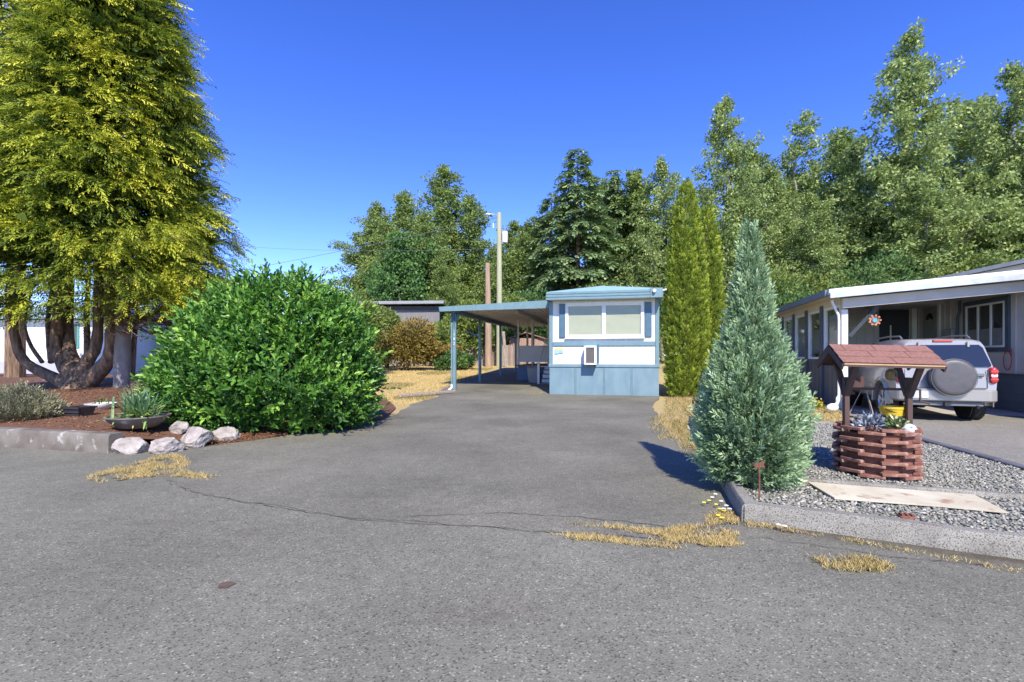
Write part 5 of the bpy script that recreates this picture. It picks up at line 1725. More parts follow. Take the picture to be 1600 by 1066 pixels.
for k, (px, Y, h) in enumerate(((1165, 38, 8.5), (1250, 36, 8.0), (1330, 40, 9.5), (1420, 38, 9.5), (1510, 40, 10.5), (1610, 38, 10))):
    shrub('small_tree', gl(px, Y), 4.6, 3.0, h, 9000, 0.27, 0.15, (M_YG, M_DKG)[k % 2],
          ['light bushy tree behind the tip of the blue conifer', 'dark bushy tree right of the blue conifer tip', 'light bushy tree over the far end of the window wall', 'dark bushy tree above the corner of the white fascia',
           'light bushy tree above the middle of the white fascia', 'dark bushy tree above the right end of the white fascia'][k], 81 + k, 'tree', vmean=0.55)

# ---- background trees: a few kinds, each grown once and then copied
def broad_tree(name, H, R, seed, mat, n_limb, n_leaf, L, W, cb=0.18, rise=0.9, tr=0.28, bark=M_BARKL, clump=0.75, pk=0.55, wood=True):
    r2 = np.random.default_rng(seed)
    e = empty(name, (0, 0, -100))
    m_ = MB()
    tp = [Vector((r2.normal(0, 0.06) * i, r2.normal(0, 0.06) * i, H * i / 9)) for i in range(10)]
    m_.tube(tp, [tr * (1 - 0.93 * i / 9) for i in range(10)], 7)
    def trunk(t):
        i = min(8, int(t * 9))
        return tp[i].lerp(tp[i + 1], t * 9 - i)
    C, Rr = [], []
    for i in range(n_limb):
        t = cb + (0.985 - cb) * (i + r2.uniform(0, 1)) / n_limb
        k = max(0.02, (1 - t) / (1 - cb)) ** pk * min(1, (t - cb) / 0.18 + 0.55)
        ln = R * k * r2.uniform(0.65, 1.25)
        a = 2.399 * i + r2.normal(0, 0.4)
        b0 = trunk(t)
        d = Vector((cos(a), sin(a), 0))
        ris = rise * r2.uniform(0.6, 1.3)
        b1 = b0 + d * ln * 0.5 + Vector((0, 0, ln * 0.35 * ris))
        b2 = b0 + d * ln + Vector((0, 0, ln * ris))
        if b2.z > H * 1.02:
            b2.z = H * r2.uniform(0.95, 1.02)
        r0 = tr * (1 - t) * 0.35 + 0.02
        m_.tube([b0, b1, b2], [r0, r0 * 0.6, 0.01], 4)
        nc = int(4 + ln * 2.2)
        for q in range(nc):
            s_ = r2.uniform(0.25, 1.03)
            p = b0.lerp(b1, s_ * 2) if s_ < 0.5 else b1.lerp(b2, s_ * 2 - 1)
            p = p + Vector(r2.normal(0, 0.16 * ln * (0.4 + s_), 3)) * 0.75
            C.append(tuple(p))
            Rr.append(clump * r2.uniform(0.6, 1.25) * (0.6 + 0.4 * k))
    C.append((tp[-1].x, tp[-1].y, H))
    Rr.append(clump * 0.6)
    C = np.array(C)
    Rr = np.array(Rr)
    w_ = r2.choice(len(C), n_leaf, p=Rr ** 2 / (Rr ** 2).sum())
    d = unit(r2.normal(0, 1, (n_leaf, 3)))
    P = C[w_] + d * (Rr[w_] * r2.uniform(0.15, 1, n_leaf) ** 0.6)[:, None] * np.array([1, 1, 0.75])
    D = d * 0.7 + r2.normal(0, 0.6, (n_leaf, 3)) + np.array([0, 0, -0.25])
    vb = np.clip(r2.normal(0.48, 0.15, len(C)), 0, 1)[w_]
    V, T, A = leaves(P, D, r2.normal(0, 0.7, (n_leaf, 3)) + d * 0.4 + np.array([0, -0.2, 0.5]), L * r2.uniform(0.6, 1.35, n_leaf), W * r2.uniform(0.8, 1.2, n_leaf), np.clip(vb + r2.normal(0, 0.2, n_leaf), 0, 1), np.clip(vb + r2.normal(0, 0.2, n_leaf), 0, 1), 0.15)
    np_mesh('crown', V, T, mat, A, e)
    m_.build('trunk', bark, e)
    e['h'] = H
    return e

def fir_tree(name, H, R, seed, mat, nbr, L, droop=0.25, tr=0.3, low=0.06):
    r2 = np.random.default_rng(seed)
    e = empty(name, (0, 0, -100))
    m_ = MB().tube([(0, 0, 0), (0.05, 0.05, H * 0.5), (0, 0, H)], [tr, tr * 0.6, 0.02], 7)
    B, D, N, LL, V1 = [], [], [], [], []
    for i in range(nbr):
        t = low + (0.99 - low) * (i + r2.uniform(0, 1)) / nbr
        ln = R * (1 - t) ** 0.82 * r2.uniform(0.7, 1.2) + 0.25
        a = 2.399 * i + r2.normal(0, 0.5)
        d = np.array([cos(a), sin(a), 0])
        z = H * t
        dr = droop * r2.uniform(0.4, 1.5)
        m_.tube([(0, 0, z), tuple(d * ln * 0.5 + np.array([0, 0, z + ln * 0.10])), tuple(d * ln + np.array([0, 0, z - ln * dr * 0.4]))], [0.05 * (1 - t) + 0.01, 0.03 * (1 - t) + 0.008, 0.004], 4)
        nf = int(6 + ln * 8)
        s_ = r2.uniform(0.2, 1.0, nf)
        zz = z + ln * (0.2 * s_ - (0.2 + 0.4 * dr) * s_ ** 2)
        perp = np.array([-sin(a), cos(a), 0])
        B.append(d * (ln * s_)[:, None] + perp * r2.normal(0, 0.10 * ln, (nf, 1)) + np.stack([0 * s_, 0 * s_, zz], 1))
        sg = np.sign(r2.normal(0, 1, (nf, 1)))
        D.append(d * 0.8 + perp * sg * r2.uniform(0.1, 0.9, (nf, 1)) + np.array([0, 0, -dr]) + r2.normal(0, 0.15, (nf, 3)))
        N.append(np.array([0, 0, 1]) + r2.normal(0, 0.25, (nf, 3)))
        LL.append(L * r2.uniform(0.7, 1.3, nf) * (0.55 + 0.45 * (1 - t)))
        V1.append(np.clip(r2.normal(0.62, 0.10) + r2.normal(0, 0.12, nf), 0, 1))
    B, D, N, LL, V1 = (np.concatenate(x) for x in (B, D, N, LL, V1))
    V, T, A = sprays(B, D, N, LL, 7, 0.55, 0.19, 0.6, 0.28, np.clip(V1 - 0.35, 0, 1), V1, 0.25)
    np_mesh('crown', V, T, mat, A, e)
    m_.build('trunk', M_BARK, e)
    e['h'] = H
    return e

M_COT = leafmat('cottonwood_leaf', [(0, (0.022, 0.042, 0.012)), (0.45, (0.075, 0.115, 0.030)), (0.75, (0.155, 0.195, 0.055)), (1, (0.34, 0.36, 0.17))], 0.45, 0.35, 0.4, gain=2.5, soft=0.4)
M_ALD = leafmat('alder_leaf', [(0, (0.02, 0.036, 0.010)), (0.5, (0.065, 0.098, 0.025)), (1, (0.17, 0.20, 0.055))], 0.5, 0.35, 0.35, gain=2.9, soft=0.4)
M_MAP = leafmat('maple_leaf', [(0, (0.012, 0.035, 0.010)), (0.5, (0.045, 0.105, 0.026)), (1, (0.12, 0.20, 0.055))], 0.5, 0.33, 0.35, gain=2.0, soft=0.3)
M_FIR = leafmat('fir_needles', [(0, (0.012, 0.028, 0.014)), (0.5, (0.065, 0.10, 0.038)), (1, (0.18, 0.22, 0.095))], 0.6, 0.25, 0.3, gain=3.0, soft=0.35)
M_BSP = leafmat('blue_spruce_needles', [(0, (0.016, 0.028, 0.022)), (0.5, (0.075, 0.105, 0.090)), (1, (0.21, 0.255, 0.235))], 0.6, 0.1, 0.3, gain=1.5)
protos = {
    'A': broad_tree('cottonwood', 30, 6.8, 101, M_COT, 84, 40000, 0.33, 0.20, 0.08, 0.75, 0.34, clump=0.80, pk=0.80),
    'B': broad_tree('cottonwood', 28, 6.0, 102, M_COT, 76, 34000, 0.33, 0.20, 0.08, 0.85, 0.30, clump=0.80, pk=0.75),
    'C': broad_tree('cottonwood', 28, 5.4, 103, M_COT, 56, 20000, 0.32, 0.19, 0.12, 0.95, 0.28, pk=0.7),
    'L': broad_tree('alder', 22, 5.0, 104, M_ALD, 80, 36000, 0.30, 0.17, 0.03, 0.75, 0.24, clump=0.8, pk=0.62),
    'N': broad_tree('alder', 22, 4.2, 105, M_ALD, 66, 26000, 0.30, 0.17, 0.03, 0.85, 0.22, clump=0.8, pk=0.62),
    'M': broad_tree('maple', 14, 5.6, 106, M_MAP, 52, 22000, 0.36, 0.28, 0.05, 0.55, 0.25, clump=0.8, pk=0.42),
    'F': fir_tree('fir', 22, 6.2, 107, M_FIR, 165, 1.35),
    'G': fir_tree('fir', 22, 5.2, 108, M_FIR, 140, 1.3, 0.4),
}
used = set()
def tree(kind, px, top, Y, label, wide=1.0, rot=0.0, group=None, xy=None):
    src = protos[kind]
    o = src if kind not in used else copy_tree(src)
    used.add(kind)
    x = (px - 800) * Y / F
    z = gz(x, Y) - 0.1
    ht = EYE + (HZ - top) * Y / F - z
    k = ht / src['h']
    o.location = (x, Y, z)
    o.rotation_euler = (0, 0, rot)
    o.scale = (k * wide, k * wide, k)
    tag(o, label, 'tree', group)
    return o
tree('A', 1422, 45, 46, 'tallest cottonwood rising highest above the grey house', 0.98, 0.4)
tree('A', 1130, 150, 48, 'pointed cottonwood peak rising behind the two cedar columns', 0.92, 2.3)
tree('B', 1590, 95, 44, 'tall cottonwood cut by the right edge of the picture', 1.0, 1.0)
tree('C', 1252, 176, 57, 'thin see-through cottonwood top between two fuller trees', 1.1, 0.0)
tree('B', 1035, 248, 50, 'cottonwood between the fir and the cedar columns', 1.0, 3.0)
tree('B', 1335, 220, 50, 'cottonwood left of the tallest one, reaching half its height', 1.15, 4.0)
tree('A', 1205, 255, 50, 'broad lower cottonwood right of the pointed peak', 1.15, 5.1)
tree('C', 1500, 150, 52, 'loose cottonwood reaching right between the two tall ones', 1.5, 1.9)
tree('A', 1720, 60, 47, 'cottonwood mostly beyond the right edge', 1.0, 3.7)
tree('B', 1650, 190, 40, 'lower cottonwood at the right edge above the roof', 1.1, 0.3)
tree('B', 1270, 300, 44, 'low broad cottonwood over the window wall roof', 1.3, 2.0)
tree('C', 1440, 270, 42, 'low loose cottonwood standing in front of the tallest one', 1.5, 2.7)
tree('B', 1545, 270, 45, 'low cottonwood above the white fascia near the right edge', 1.3, 0.9)
tree('L', 578, 318, 57, 'left end tree of the far group, against the sky', 1.2, 0.2)
tree('L', 640, 300, 60, 'second tree from the left in the far group', 1.2, 2.5)
tree('L', 702, 266, 58, 'highest tree of the far left group', 1.2, 4.0)
tree('N', 738, 312, 55, 'narrow tree at the right end of the far left group', 1.2, 1.0)
tree('N', 606, 345, 52, 'lower tree in front of the far left group', 1.1, 5.0)
tree('M', 628, 372, 47, 'dense dark round maple above the grey building', 0.82, 0.3)
tree('N', 772, 385, 52, 'low tree behind the utility pole', 1.1, 3.3)
tree('N', 690, 405, 46, 'low tree right of the round maple', 1.2, 0.7)
tree('N', 815, 350, 56, 'small tree right of the utility pole top', 1.0, 2.2)
tree('F', 903, 232, 50, 'big fir with a tall thin leader, highest near the centre', 1.12, 0.6)
tree('G', 962, 262, 55, 'fir just right of the big central fir', 1.15, 1.5)
tree('G', 862, 300, 53, 'fir left of the big central fir', 1.2, 2.6)
tree('L', 935, 282, 58, 'leafy tree filling between the two right firs', 1.2, 0.5)
tree('N', 985, 275, 54, 'narrow leafy tree just right of the second fir', 1.3, 1.2)
tree('L', 1190, 238, 60, 'leafy tree closing the gap right of the pointed peak', 1.25, 2.9)
tree('L', 1305, 212, 62, 'leafy tree behind, right of the see-through top', 1.2, 4.4)
tree('B', 1530, 150, 56, 'cottonwood behind, between the tallest one and the right edge', 1.1, 5.0)
tree('N', 835, 335, 54, 'small leafy tree at the left foot of the firs', 1.4, 3.9)
tree('L', 665, 330, 50, 'broad leafy tree in the middle front of the far left group', 1.2, 1.7)
tree('L', 1000, 285, 56, 'leafy tree right of the firs', 1.0, 3.6)
for k, px in enumerate(range(600, 1760, 70)):
    tree('LNL'[k % 3], px, 350 + 25 * ((k * 7) % 3) - (70 if px > 1100 else 0), 68, 'dark tree in the back row closing the gaps between the nearer trees', 1.35, k * 1.3, 'back row trees')
# blue-grey spruce behind the golden cypress
bsp = fir_tree('blue_spruce', 25, 4.6, 120, M_BSP, 190, 1.0, 0.45, 0.32, 0.24)
bsp.location = (-19.4, 19.0, 0.4)
tag(bsp, 'grey-blue spruce at the left edge behind the golden cypress', 'tree')
# ------------------------------------------------------------------ things behind: fence, shed, poles, buildings
fr_ = empty('wooden_fence', gl(745, 38), radians(-6), 'weathered grey board fence at the back of the lawn', 'fence')
M_FENCE = pmat('fence_board', (0.36, 0.31, 0.27), (0.21, 0.18, 0.155), 5, 0.95, 0.4, 30, stretch=(5, 5, 0.4))
M_FENCE2 = pmat('fence_board_brown', (0.29, 0.21, 0.16), (0.17, 0.125, 0.10), 5, 0.95, 0.4, 30, stretch=(5, 5, 0.4))
pm = [MB().box((0, 0, 0.8), (0.155, 0.022, 1.6)).build('plank', m_, fr_, bevel=0.004) for m_ in (M_FENCE, M_FENCE2)]
rf_ = random.Random(8)
for k in range(60):
    o = pm[k] if k < 2 else share(pm[0 if rf_.random() < 0.7 else 1], fr_)
    o.location = (-3.2 + k * 0.165, rf_.uniform(-0.01, 0.01), rf_.uniform(-0.06, 0.03))
    o.rotation_euler = (0, rf_.uniform(-0.02, 0.02), 0)
for z in (0.35, 1.25):
    MB().span((-3.3, 0.015, z), (6.8, 0.06, z + 0.09)).build('rail', M_FENCE2, fr_)
# shed
sh = empty('garden_shed', gl(815, 40), radians(-10), 'small plank shed with rusty roof at the back of the lawn', 'shed')
ps = MB().box((0, 0, 1.1), (0.19, 0.03, 2.2)).build('plank', pmat('shed_plank', (0.42, 0.27, 0.19), (0.28, 0.19, 0.145), 4, 0.9, 0.3, 30, stretch=(5, 5, 0.4)), sh, bevel=0.004)
for k in range(14):
    o = ps if k == 0 else share(ps, sh)
    o.location = (-0.9 + k * 0.2, rf_.uniform(-0.008, 0.008), 0)
MB().span((-0.95, 0.03, 0), (1.85, 2.0, 2.15)).build('wall', M_FENCE, sh)
MB().extr([(-1.15, 2.12), (0.4, 2.62), (1.95, 2.12), (1.95, 2.2), (0.4, 2.72), (-1.15, 2.2)], 'y', -0.25, 2.2).build('roof', pmat('rusty_roof', (0.30, 0.16, 0.11), (0.20, 0.12, 0.09), 6, 0.8), sh)
# utility pole, cut-off pole, leaning board
M_POLE = pmat('treated_pole', (0.42, 0.43, 0.28), (0.33, 0.33, 0.21), 3, 0.9, 0.3, 30, stretch=(3, 3, 0.3))
M_POLE2 = pmat('old_pole', (0.42, 0.30, 0.21), (0.28, 0.19, 0.135), 4, 0.9, 0.5, 20, stretch=(3, 3, 0.3))
up_ = empty('utility_pole', gl(780, 36), 0, 'tall greenish utility pole carrying a white transformer', 'utility pole')
bz = gl(780, 36)[2]
ph = at(780, 333, 36).z - bz
MB().tube([(0, 0, -0.2), (0.01, 0, ph * 0.5), (0, 0, ph)], [0.23, 0.20, 0.165], 14).build('pole', M_POLE, up_, smooth=True)
tz = at(785, 380, 36).z - bz
tf = MB().lathe([(0.05, 0), (0.21, 0.02), (0.22, 0.08), (0.22, 0.78), (0.20, 0.84), (0.06, 0.88)], 18, (0.42, -0.05, tz)).build('transformer', pmat('transformer_white', (0.66, 0.68, 0.72), (0.58, 0.6, 0.64), 4, 0.4), up_, smooth=True)
for q in (-0.08, 0.08):
    MB().lathe([(0.03, 0.86), (0.05, 0.9), (0.03, 0.95), (0.045, 1.0), (0.02, 1.08)], 10, (0.42 + q, -0.05, tz)).build('bushing', M_CLAD, tf, smooth=True)
MB().span((0.16, -0.1, tz + 0.2), (0.24, 0.0, tz + 0.7)).build('bracket', M_DARK, up_)
MB().tube([(-0.1, 0, ph - 0.2), (-0.35, -0.05, ph - 0.12), (-0.75, -0.1, ph - 0.1)], 0.03, 8).build('lamp_arm', M_CHROME, up_)
MB().lathe([(0.02, -0.22), (0.08, -0.18), (0.1, 0.0), (0.07, 0.16), (0.02, 0.2)], 12, (-0.8, -0.1, ph - 0.12), 'x').build('lamp_head', M_CHROME, up_, smooth=True)
iz = at(770, 357, 36).z - bz
MB().tube([(-0.2, 0, iz + 0.5), (-0.42, -0.03, iz + 0.4)], 0.02, 6).build('insulator_arm', M_DARK, up_)
MB().lathe([(0.03, 0), (0.06, 0.05), (0.04, 0.1), (0.06, 0.16), (0.04, 0.22), (0.055, 0.28), (0.02, 0.4)], 10, (-0.43, -0.03, iz)).build('insulator', M_WHITE, up_, smooth=True)
sp_ = empty('wooden_pole', gl(763, 35), 0, 'shorter brown cut-off pole left of the utility pole', 'pole')
p2h = at(763, 412, 35).z - gl(763, 35)[2]
MB().tube([(0, 0, -0.2), (0.0, 0, p2h * 0.5), (-0.06, 0, p2h)], [0.26, 0.22, 0.165], 12).build('pole', M_POLE2, sp_, smooth=True)
MB().tube([(-0.06, 0, p2h + 0.002), (-0.06, 0, p2h + 0.03)], [0.16, 0.15], 12).build('pole_top', M_WOODG, sp_)
x_, y_, z_ = gl(789, 35.2)
tag(MB().beam((0, 0, 0), (-0.22, 0.35, 2.6), 0.2, 0.04, (0, -1, 0)).build('leaning_board', M_WOODG, loc=(x_ + 0.1, y_, z_)), 'grey board leaning against the foot of the utility pole', 'board')
# wires
def wire(a, b, sag, label, r=0.012):
    a, b = Vector(a), Vector(b)
    pts = [a.lerp(b, i / 24) - Vector((0, 0, sag * 4 * (i / 24) * (1 - i / 24))) for i in range(25)]
    tag(MB().tube(pts, r, 5).build('overhead_wire', M_CLAD), label, 'wire')
wire(at(778, 388, 36), at(240, 372, 46), 0.6, 'thin overhead wire running left from the utility pole')
wire(at(776, 340, 36), at(300, 436, 60) , 0.2, 'lower overhead wire showing between bush and far trees', 0.02)
# grey building beyond the lawn
gb = empty('grey_building', gl(640, 41), radians(4), 'plain grey flat roofed building behind the shrubs', 'building')
M_GB = pmat('grey_cladding_wall', (0.20, 0.195, 0.20), (0.17, 0.165, 0.17), 1.5, 0.7)
MB().span((-6.4, 0, -0.3), (2.5, 9, 4.7)).build('wall', M_GB, gb)
for k in range(22):
    MB().span((-6.3 + 0.4 * k, -0.03, -0.3), (-6.27 + 0.4 * k, -0.002, 4.6)).build('seam', M_GB, gb)
MB().extr([(-6.9, 4.95), (2.9, 5.12), (2.9, 5.36), (-6.9, 5.19)], 'y', -0.7, 9.5).build('roof', pmat('grey_metal_roof', (0.30, 0.31, 0.33), (0.25, 0.26, 0.28), 2, 0.5), gb)
MB().span((-6.5, -0.05, 4.6), (2.6, 0.3, 4.94)).build('eave_shade_board', pmat('eave_shade_grey', (0.07, 0.07, 0.075)), gb)  # dark strip whose colour stands in for the shade under the roof
# white home seen under the golden cypress
wh = empty('white_mobile_home', (-34.0, 28, 0.40), radians(-4), 'white lap sided home seen between the cypress stems', 'mobile home')
for k in range(15):
    m_ = MB()
    m_.extr([(-0.02, 0.55 + k * 0.125), (0.02, 0.55 + k * 0.125), (0.02, 0.675 + k * 0.125), (0.0, 0.675 + k * 0.125)], 'x', 0, 10)
    m_.build('siding_board', M_WHITE, wh)
MB().span((0.01, 0.025, 0), (10, 4.5, 2.42)).build('wall', M_WHITE, wh)
MB().span((0, -0.03, -0.3), (10, 0.02, 0.54)).build('skirting', pmat('lavender_skirt', (0.42, 0.43, 0.52), (0.38, 0.39, 0.48), 3), wh)
MB().extr([(-0.4, 2.46), (4.9, 2.46), (4.9, 2.6), (2.2, 3.1), (-0.4, 2.6)], 'x', -0.3, 10.3).build('roof', pmat('aqua_roof', (0.30, 0.46, 0.50), (0.26, 0.40, 0.44), 3), wh)
for x0_, x1_ in ((0.1, 1.5), (4.2, 5.0), (6.4, 7.8)):
    f_ = MB()
    f_.span((x0_, -0.06, 1.15), (x1_, -0.021, 1.23)).span((x0_, -0.06, 2.13), (x1_, -0.021, 2.22)).span((x0_, -0.06, 1.23), (x0_ + 0.08, -0.021, 2.13)).span((x1_ - 0.08, -0.06, 1.23), (x1_, -0.021, 2.13))
    fo = f_.build('window', pmat('aqua_trim', (0.10, 0.35, 0.36)), wh)
    MB().span((x0_ + 0.08, -0.04, 1.23), (x1_ - 0.08, -0.03, 2.13)).build('pane', glassmat('dark_pane', (0.035, 0.04, 0.04)), fo)
wh.scale = (1.25, 1.25, 1.25)
wh2 = empty('white_mobile_home', (-20.6, 29.0, 0.40), radians(3), 'second white home showing beside the laurel bush top left', 'mobile home')
for k in range(15):
    m_ = MB()
    m_.extr([(-0.02, 0.55 + k * 0.125), (0.02, 0.55 + k * 0.125), (0.02, 0.675 + k * 0.125), (0.0, 0.675 + k * 0.125)], 'x', 0, 8)
    m_.build('siding_board', M_WHITE, wh2)
MB().span((0.01, 0.025, 0), (8, 4.5, 2.42)).build('wall', M_WHITE, wh2)
MB().span((0, -0.03, -0.3), (8, 0.02, 0.54)).build('skirting', M_CONC, wh2)
MB().extr([(-0.4, 2.46), (4.9, 2.46), (4.9, 2.6), (2.2, 3.1), (-0.4, 2.6)], 'x', -0.3, 8.3).build('roof', pmat('grey_metal_roof', (0.3, 0.31, 0.33)), wh2)

# ------------------------------------------------------------------ small things, left bed
M_ROCK = pmat('white_quartz_rock', (0.48, 0.44, 0.40), (0.26, 0.225, 0.195), 5, 0.85, 1.0, 9, speck=(7, (0.27, 0.22, 0.20), 0.56, 0.70))
def rock(px, py, wd, dp, ht, z, seed, label, rz=0.0, mat=M_ROCK, name='rock'):
    r2 = random.Random(seed)
    bm = bmesh.new()
    bmesh.ops.create_icosphere(bm, subdivisions=4, radius=1)
    planes = [(Vector((r2.gauss(0, 1), r2.gauss(0, 1), r2.gauss(0.2, 0.8))).normalized(), r2.uniform(0.62, 0.9)) for _ in range(13)]
    for v in bm.verts:
        p = v.co.copy()
        for nn, dd in planes:
            q = p.dot(nn)
            if q > dd:
                p -= nn * (q - dd)
        p *= 1 + 0.10 * mnoise.fractal(p * 2.6 + Vector((seed, 0, 0)), 0.7, 2.1, 5)
        v.co = Vector((p.x * wd / 2 * 1.2, p.y * dp / 2 * 1.2, (p.z * 0.6 + 0.42) * ht))
    me = bpy.data.meshes.new(name)
    bm.to_mesh(me)
    bm.free()
    me.materials.append(mat)
    o = bpy.data.objects.new(name, me)
    x, y = gp(px, py, z)
    o.location = (x, y + dp * 0.4, z)
    o.rotation_euler = (0, 0, rz)
    col.objects.link(o)
    return tag(o, label, 'rock', 'white rocks ending the left kerb')
rock(196, 712, 0.46, 0.32, 0.25, -0.02, 3, 'leftmost white rock, low and blocky, touching the kerb end', 0.1)
rock(252, 711, 0.42, 0.32, 0.25, -0.02, 5, 'triangular white rock second from the kerb end', 0.3)
rock(297, 702, 0.44, 0.36, 0.33, -0.02, 11, 'largest grey-white rock at the bush corner', -0.2)
rock(343, 692, 0.42, 0.34, 0.25, -0.01, 23, 'white rock tucked under the laurel bush, rightmost', 0.5)
rock(276, 680, 0.26, 0.22, 0.24, 0.12, 31, 'small white rock peeking out behind the largest one', 0.0)
rock(47, 657, 0.22, 0.16, 0.07, 0.25, 37, 'flat grey stone lying alone on the bark mulch', 0.2)
rock(70, 600, 0.6, 0.3, 0.14, 0.45, 41, 'flat pale slab stone at the foot of the cypress', 0.1)
# black rectangular planter
bx_, by_ = gp(112, 655, 0.26)
bp2 = empty('planter_box', (bx_, by_ + 0.15, 0.27), -0.25, 'black rectangular plastic planter, empty, on the mulch', 'planter')
v_ = []
for z, a, b in ((0, 0.155, 0.11), (0.20, 0.20, 0.15), (0.20, 0.185, 0.135), (0.15, 0.18, 0.13)):
    v_ += [(-a, -b, z), (a, -b, z), (a, b, z), (-a, b, z)]
fs_ = [(3, 2, 1, 0), (12, 13, 14, 15)]
for q in range(3):
    fs_ += [(q * 4 + i, q * 4 + (i + 1) % 4, q * 4 + 4 + (i + 1) % 4, q * 4 + 4 + i) for i in range(4)]
M_BLKP = pmat('black_plastic', (0.045, 0.043, 0.05), (0.035, 0.033, 0.04), 6, 0.5)
MB().add(v_, fs_).build('box', M_BLKP, bp2)
MB().span((-0.215, -0.165, 0.17), (0.215, -0.148, 0.205)).span((-0.215, 0.148, 0.17), (0.215, 0.165, 0.205)).build('rim', M_BLKP, bp2)
MB().span((-0.19, -0.150, 0.10), (0.19, -0.128, 0.115)).build('ridge', M_BLKP, bp2)
def bowl(px, py, z, R, h, mat, label, name='bowl_planter', sx=1.0):
    x, y = gp(px, py, z)
    e = empty(name, (x, y + R * 0.55, z), 0, label, 'planter')
    o = MB().lathe([(R * 0.5, 0), (R * 0.6, 0.01), (R * 0.86, h * 0.55), (R, h * 0.92), (R, h), (R * 0.93, h), (R * 0.82, h * 0.65), (R * 0.7, h * 0.60), (0.01, h * 0.60)], 26).build('bowl', mat, e, smooth=True)
    o.scale = (sx, 1, 1)
    MB().lathe([(0.01, h * 0.72), (R * 0.84 * 0.98, h * 0.70), (R * 0.8, h * 0.62)], 20).build('soil', M_MULCH, e)
    return e
bw = bowl(148, 643, 0.30, 0.26, 0.15, M_WHITE, 'white round bowl planter with small weeds behind the black planter')
plant_ball('weeds', bw, 90, 0.14, 0.10, 0.06, 0.02, M_GREEN, 0.11, 4)
ag = bowl(198, 671, 0.255, 0.44, 0.19, M_CONC, 'wide grey bowl planter overflowing with strappy green leaves')
# strappy leaves: long arching blades, some upright and bluish, outer ones lime
def straps(parent, n, seed, lo, hi, el0, el1, wd, v0, v1, mat, z0):
    r2 = np.random.default_rng(seed)
    V, T, A, o = [], [], [], 0
    for i in range(n):
        a = r2.uniform(0, 6.28)
        ln = r2.uniform(lo, hi)
        el = r2.uniform(el0, el1)
        d = np.array([cos(a) * cos(el), sin(a) * cos(el), sin(el)])
        sd_ = np.array([-sin(a), cos(a), 0])
        p = np.array([r2.normal(0, 0.10), r2.normal(0, 0.08), z0])
        m_ = 5
        vv = r2.uniform(v0, v1)
        for k in range(m_ + 1):
            t = k / m_
            w2 = wd * (1 - t) ** 0.6 * (0.7 + 0.6 * t) * 0.5
            cup = np.array([0, 0, 0.25 * w2])
            V += [p - sd_ * w2 + cup, p, p + sd_ * w2 + cup]
            A += [vv] * 3
            p = p + d * ln / m_
            d = unit(d + np.array([0, 0, -0.18 * (1.6 - el)]))
        for k in range(m_):
            b = o + k * 3
            for q in (0, 1):
                T += [[b + q, b + q + 1, b + q + 4], [b + q, b + q + 4, b + q + 3]]
        o += 3 * (m_ + 1)
    return np_mesh('leaves', np.array(V), np.array(T), mat, np.array(A), parent)
M_STRAP = leafmat('strap_leaf', [(0, (0.05, 0.11, 0.055)), (0.5, (0.12, 0.21, 0.09)), (0.75, (0.22, 0.33, 0.08)), (1, (0.40, 0.47, 0.18))], 0.4, 0.15, 0.5)
straps(ag, 70, 5, 0.4, 0.62, 0.8, 1.45, 0.05, 0.1, 0.55, M_STRAP, 0.12)
straps(ag, 80, 6, 0.32, 0.55, 0.15, 0.8, 0.045, 0.55, 1.0, M_STRAP, 0.13)
# grey-green lavender-like shrubs
M_LAV = leafmat('grey_green_sprigs', [(0, (0.085, 0.09, 0.05)), (0.5, (0.22, 0.22, 0.13)), (0.8, (0.36, 0.34, 0.22)), (1, (0.45, 0.36, 0.30))], 0.8, 0.15, 0.15)
def sprig_bush(px, py, z, rx, ry, h, n, label, seed):
    x, y = gp(px, py, z)
    e = empty('sprig_bush', (x, y + ry * 0.7, z), 0, label, 'shrub')
    r2 = np.random.default_rng(seed)
    a = r2.uniform(0, 6.28, n)
    rr = np.sqrt(r2.uniform(0, 1, n))
    B = np.stack([rr * rx * 0.8 * np.cos(a), rr * ry * 0.8 * np.sin(a), h * (0.1 + 0.6 * (1 - rr ** 2)) * r2.uniform(0.1, 1, n)], 1)
    D = np.stack([np.cos(a) * rr, np.sin(a) * rr, r2.uniform(0.5, 1.3, n)], 1) + r2.normal(0, 0.35, (n, 3))
    v = np.clip(r2.normal(0.5, 0.2, n), 0, 1)
    V, T, A = sprays(B, D, r2.normal(0, 1, (n, 3)), r2.uniform(0.14, 0.30, n), 8, 0.3, 0.055, 0.55, 0.05, np.clip(v - 0.3, 0, 1), v, 0.2)
    np_mesh('crown', V, T, M_LAV, A, e)
    m_ = MB()
    for q in range(14):
        t = r2.uniform(0, 6.28)
        m_.tube([(0, 0, 0), (rx * 0.6 * cos(t), ry * 0.6 * sin(t), h * 0.5)], [0.012, 0.004], 4)
    m_.build('trunk', M_BARK, e)
sprig_bush(-14, 660, 0.27, 0.72, 0.6, 0.72, 2800, 'dry grey-green sprig bush at the left edge of the bed', 3)
sprig_bush(-90, 660, 0.27, 0.9, 0.7, 0.7, 1800, 'dry grey-green sprig bush beyond the left picture edge', 4)
sprig_bush(222, 636, 0.27, 0.45, 0.4, 0.9, 1500, 'pale dry flowering bush between strappy planter and laurel', 5)

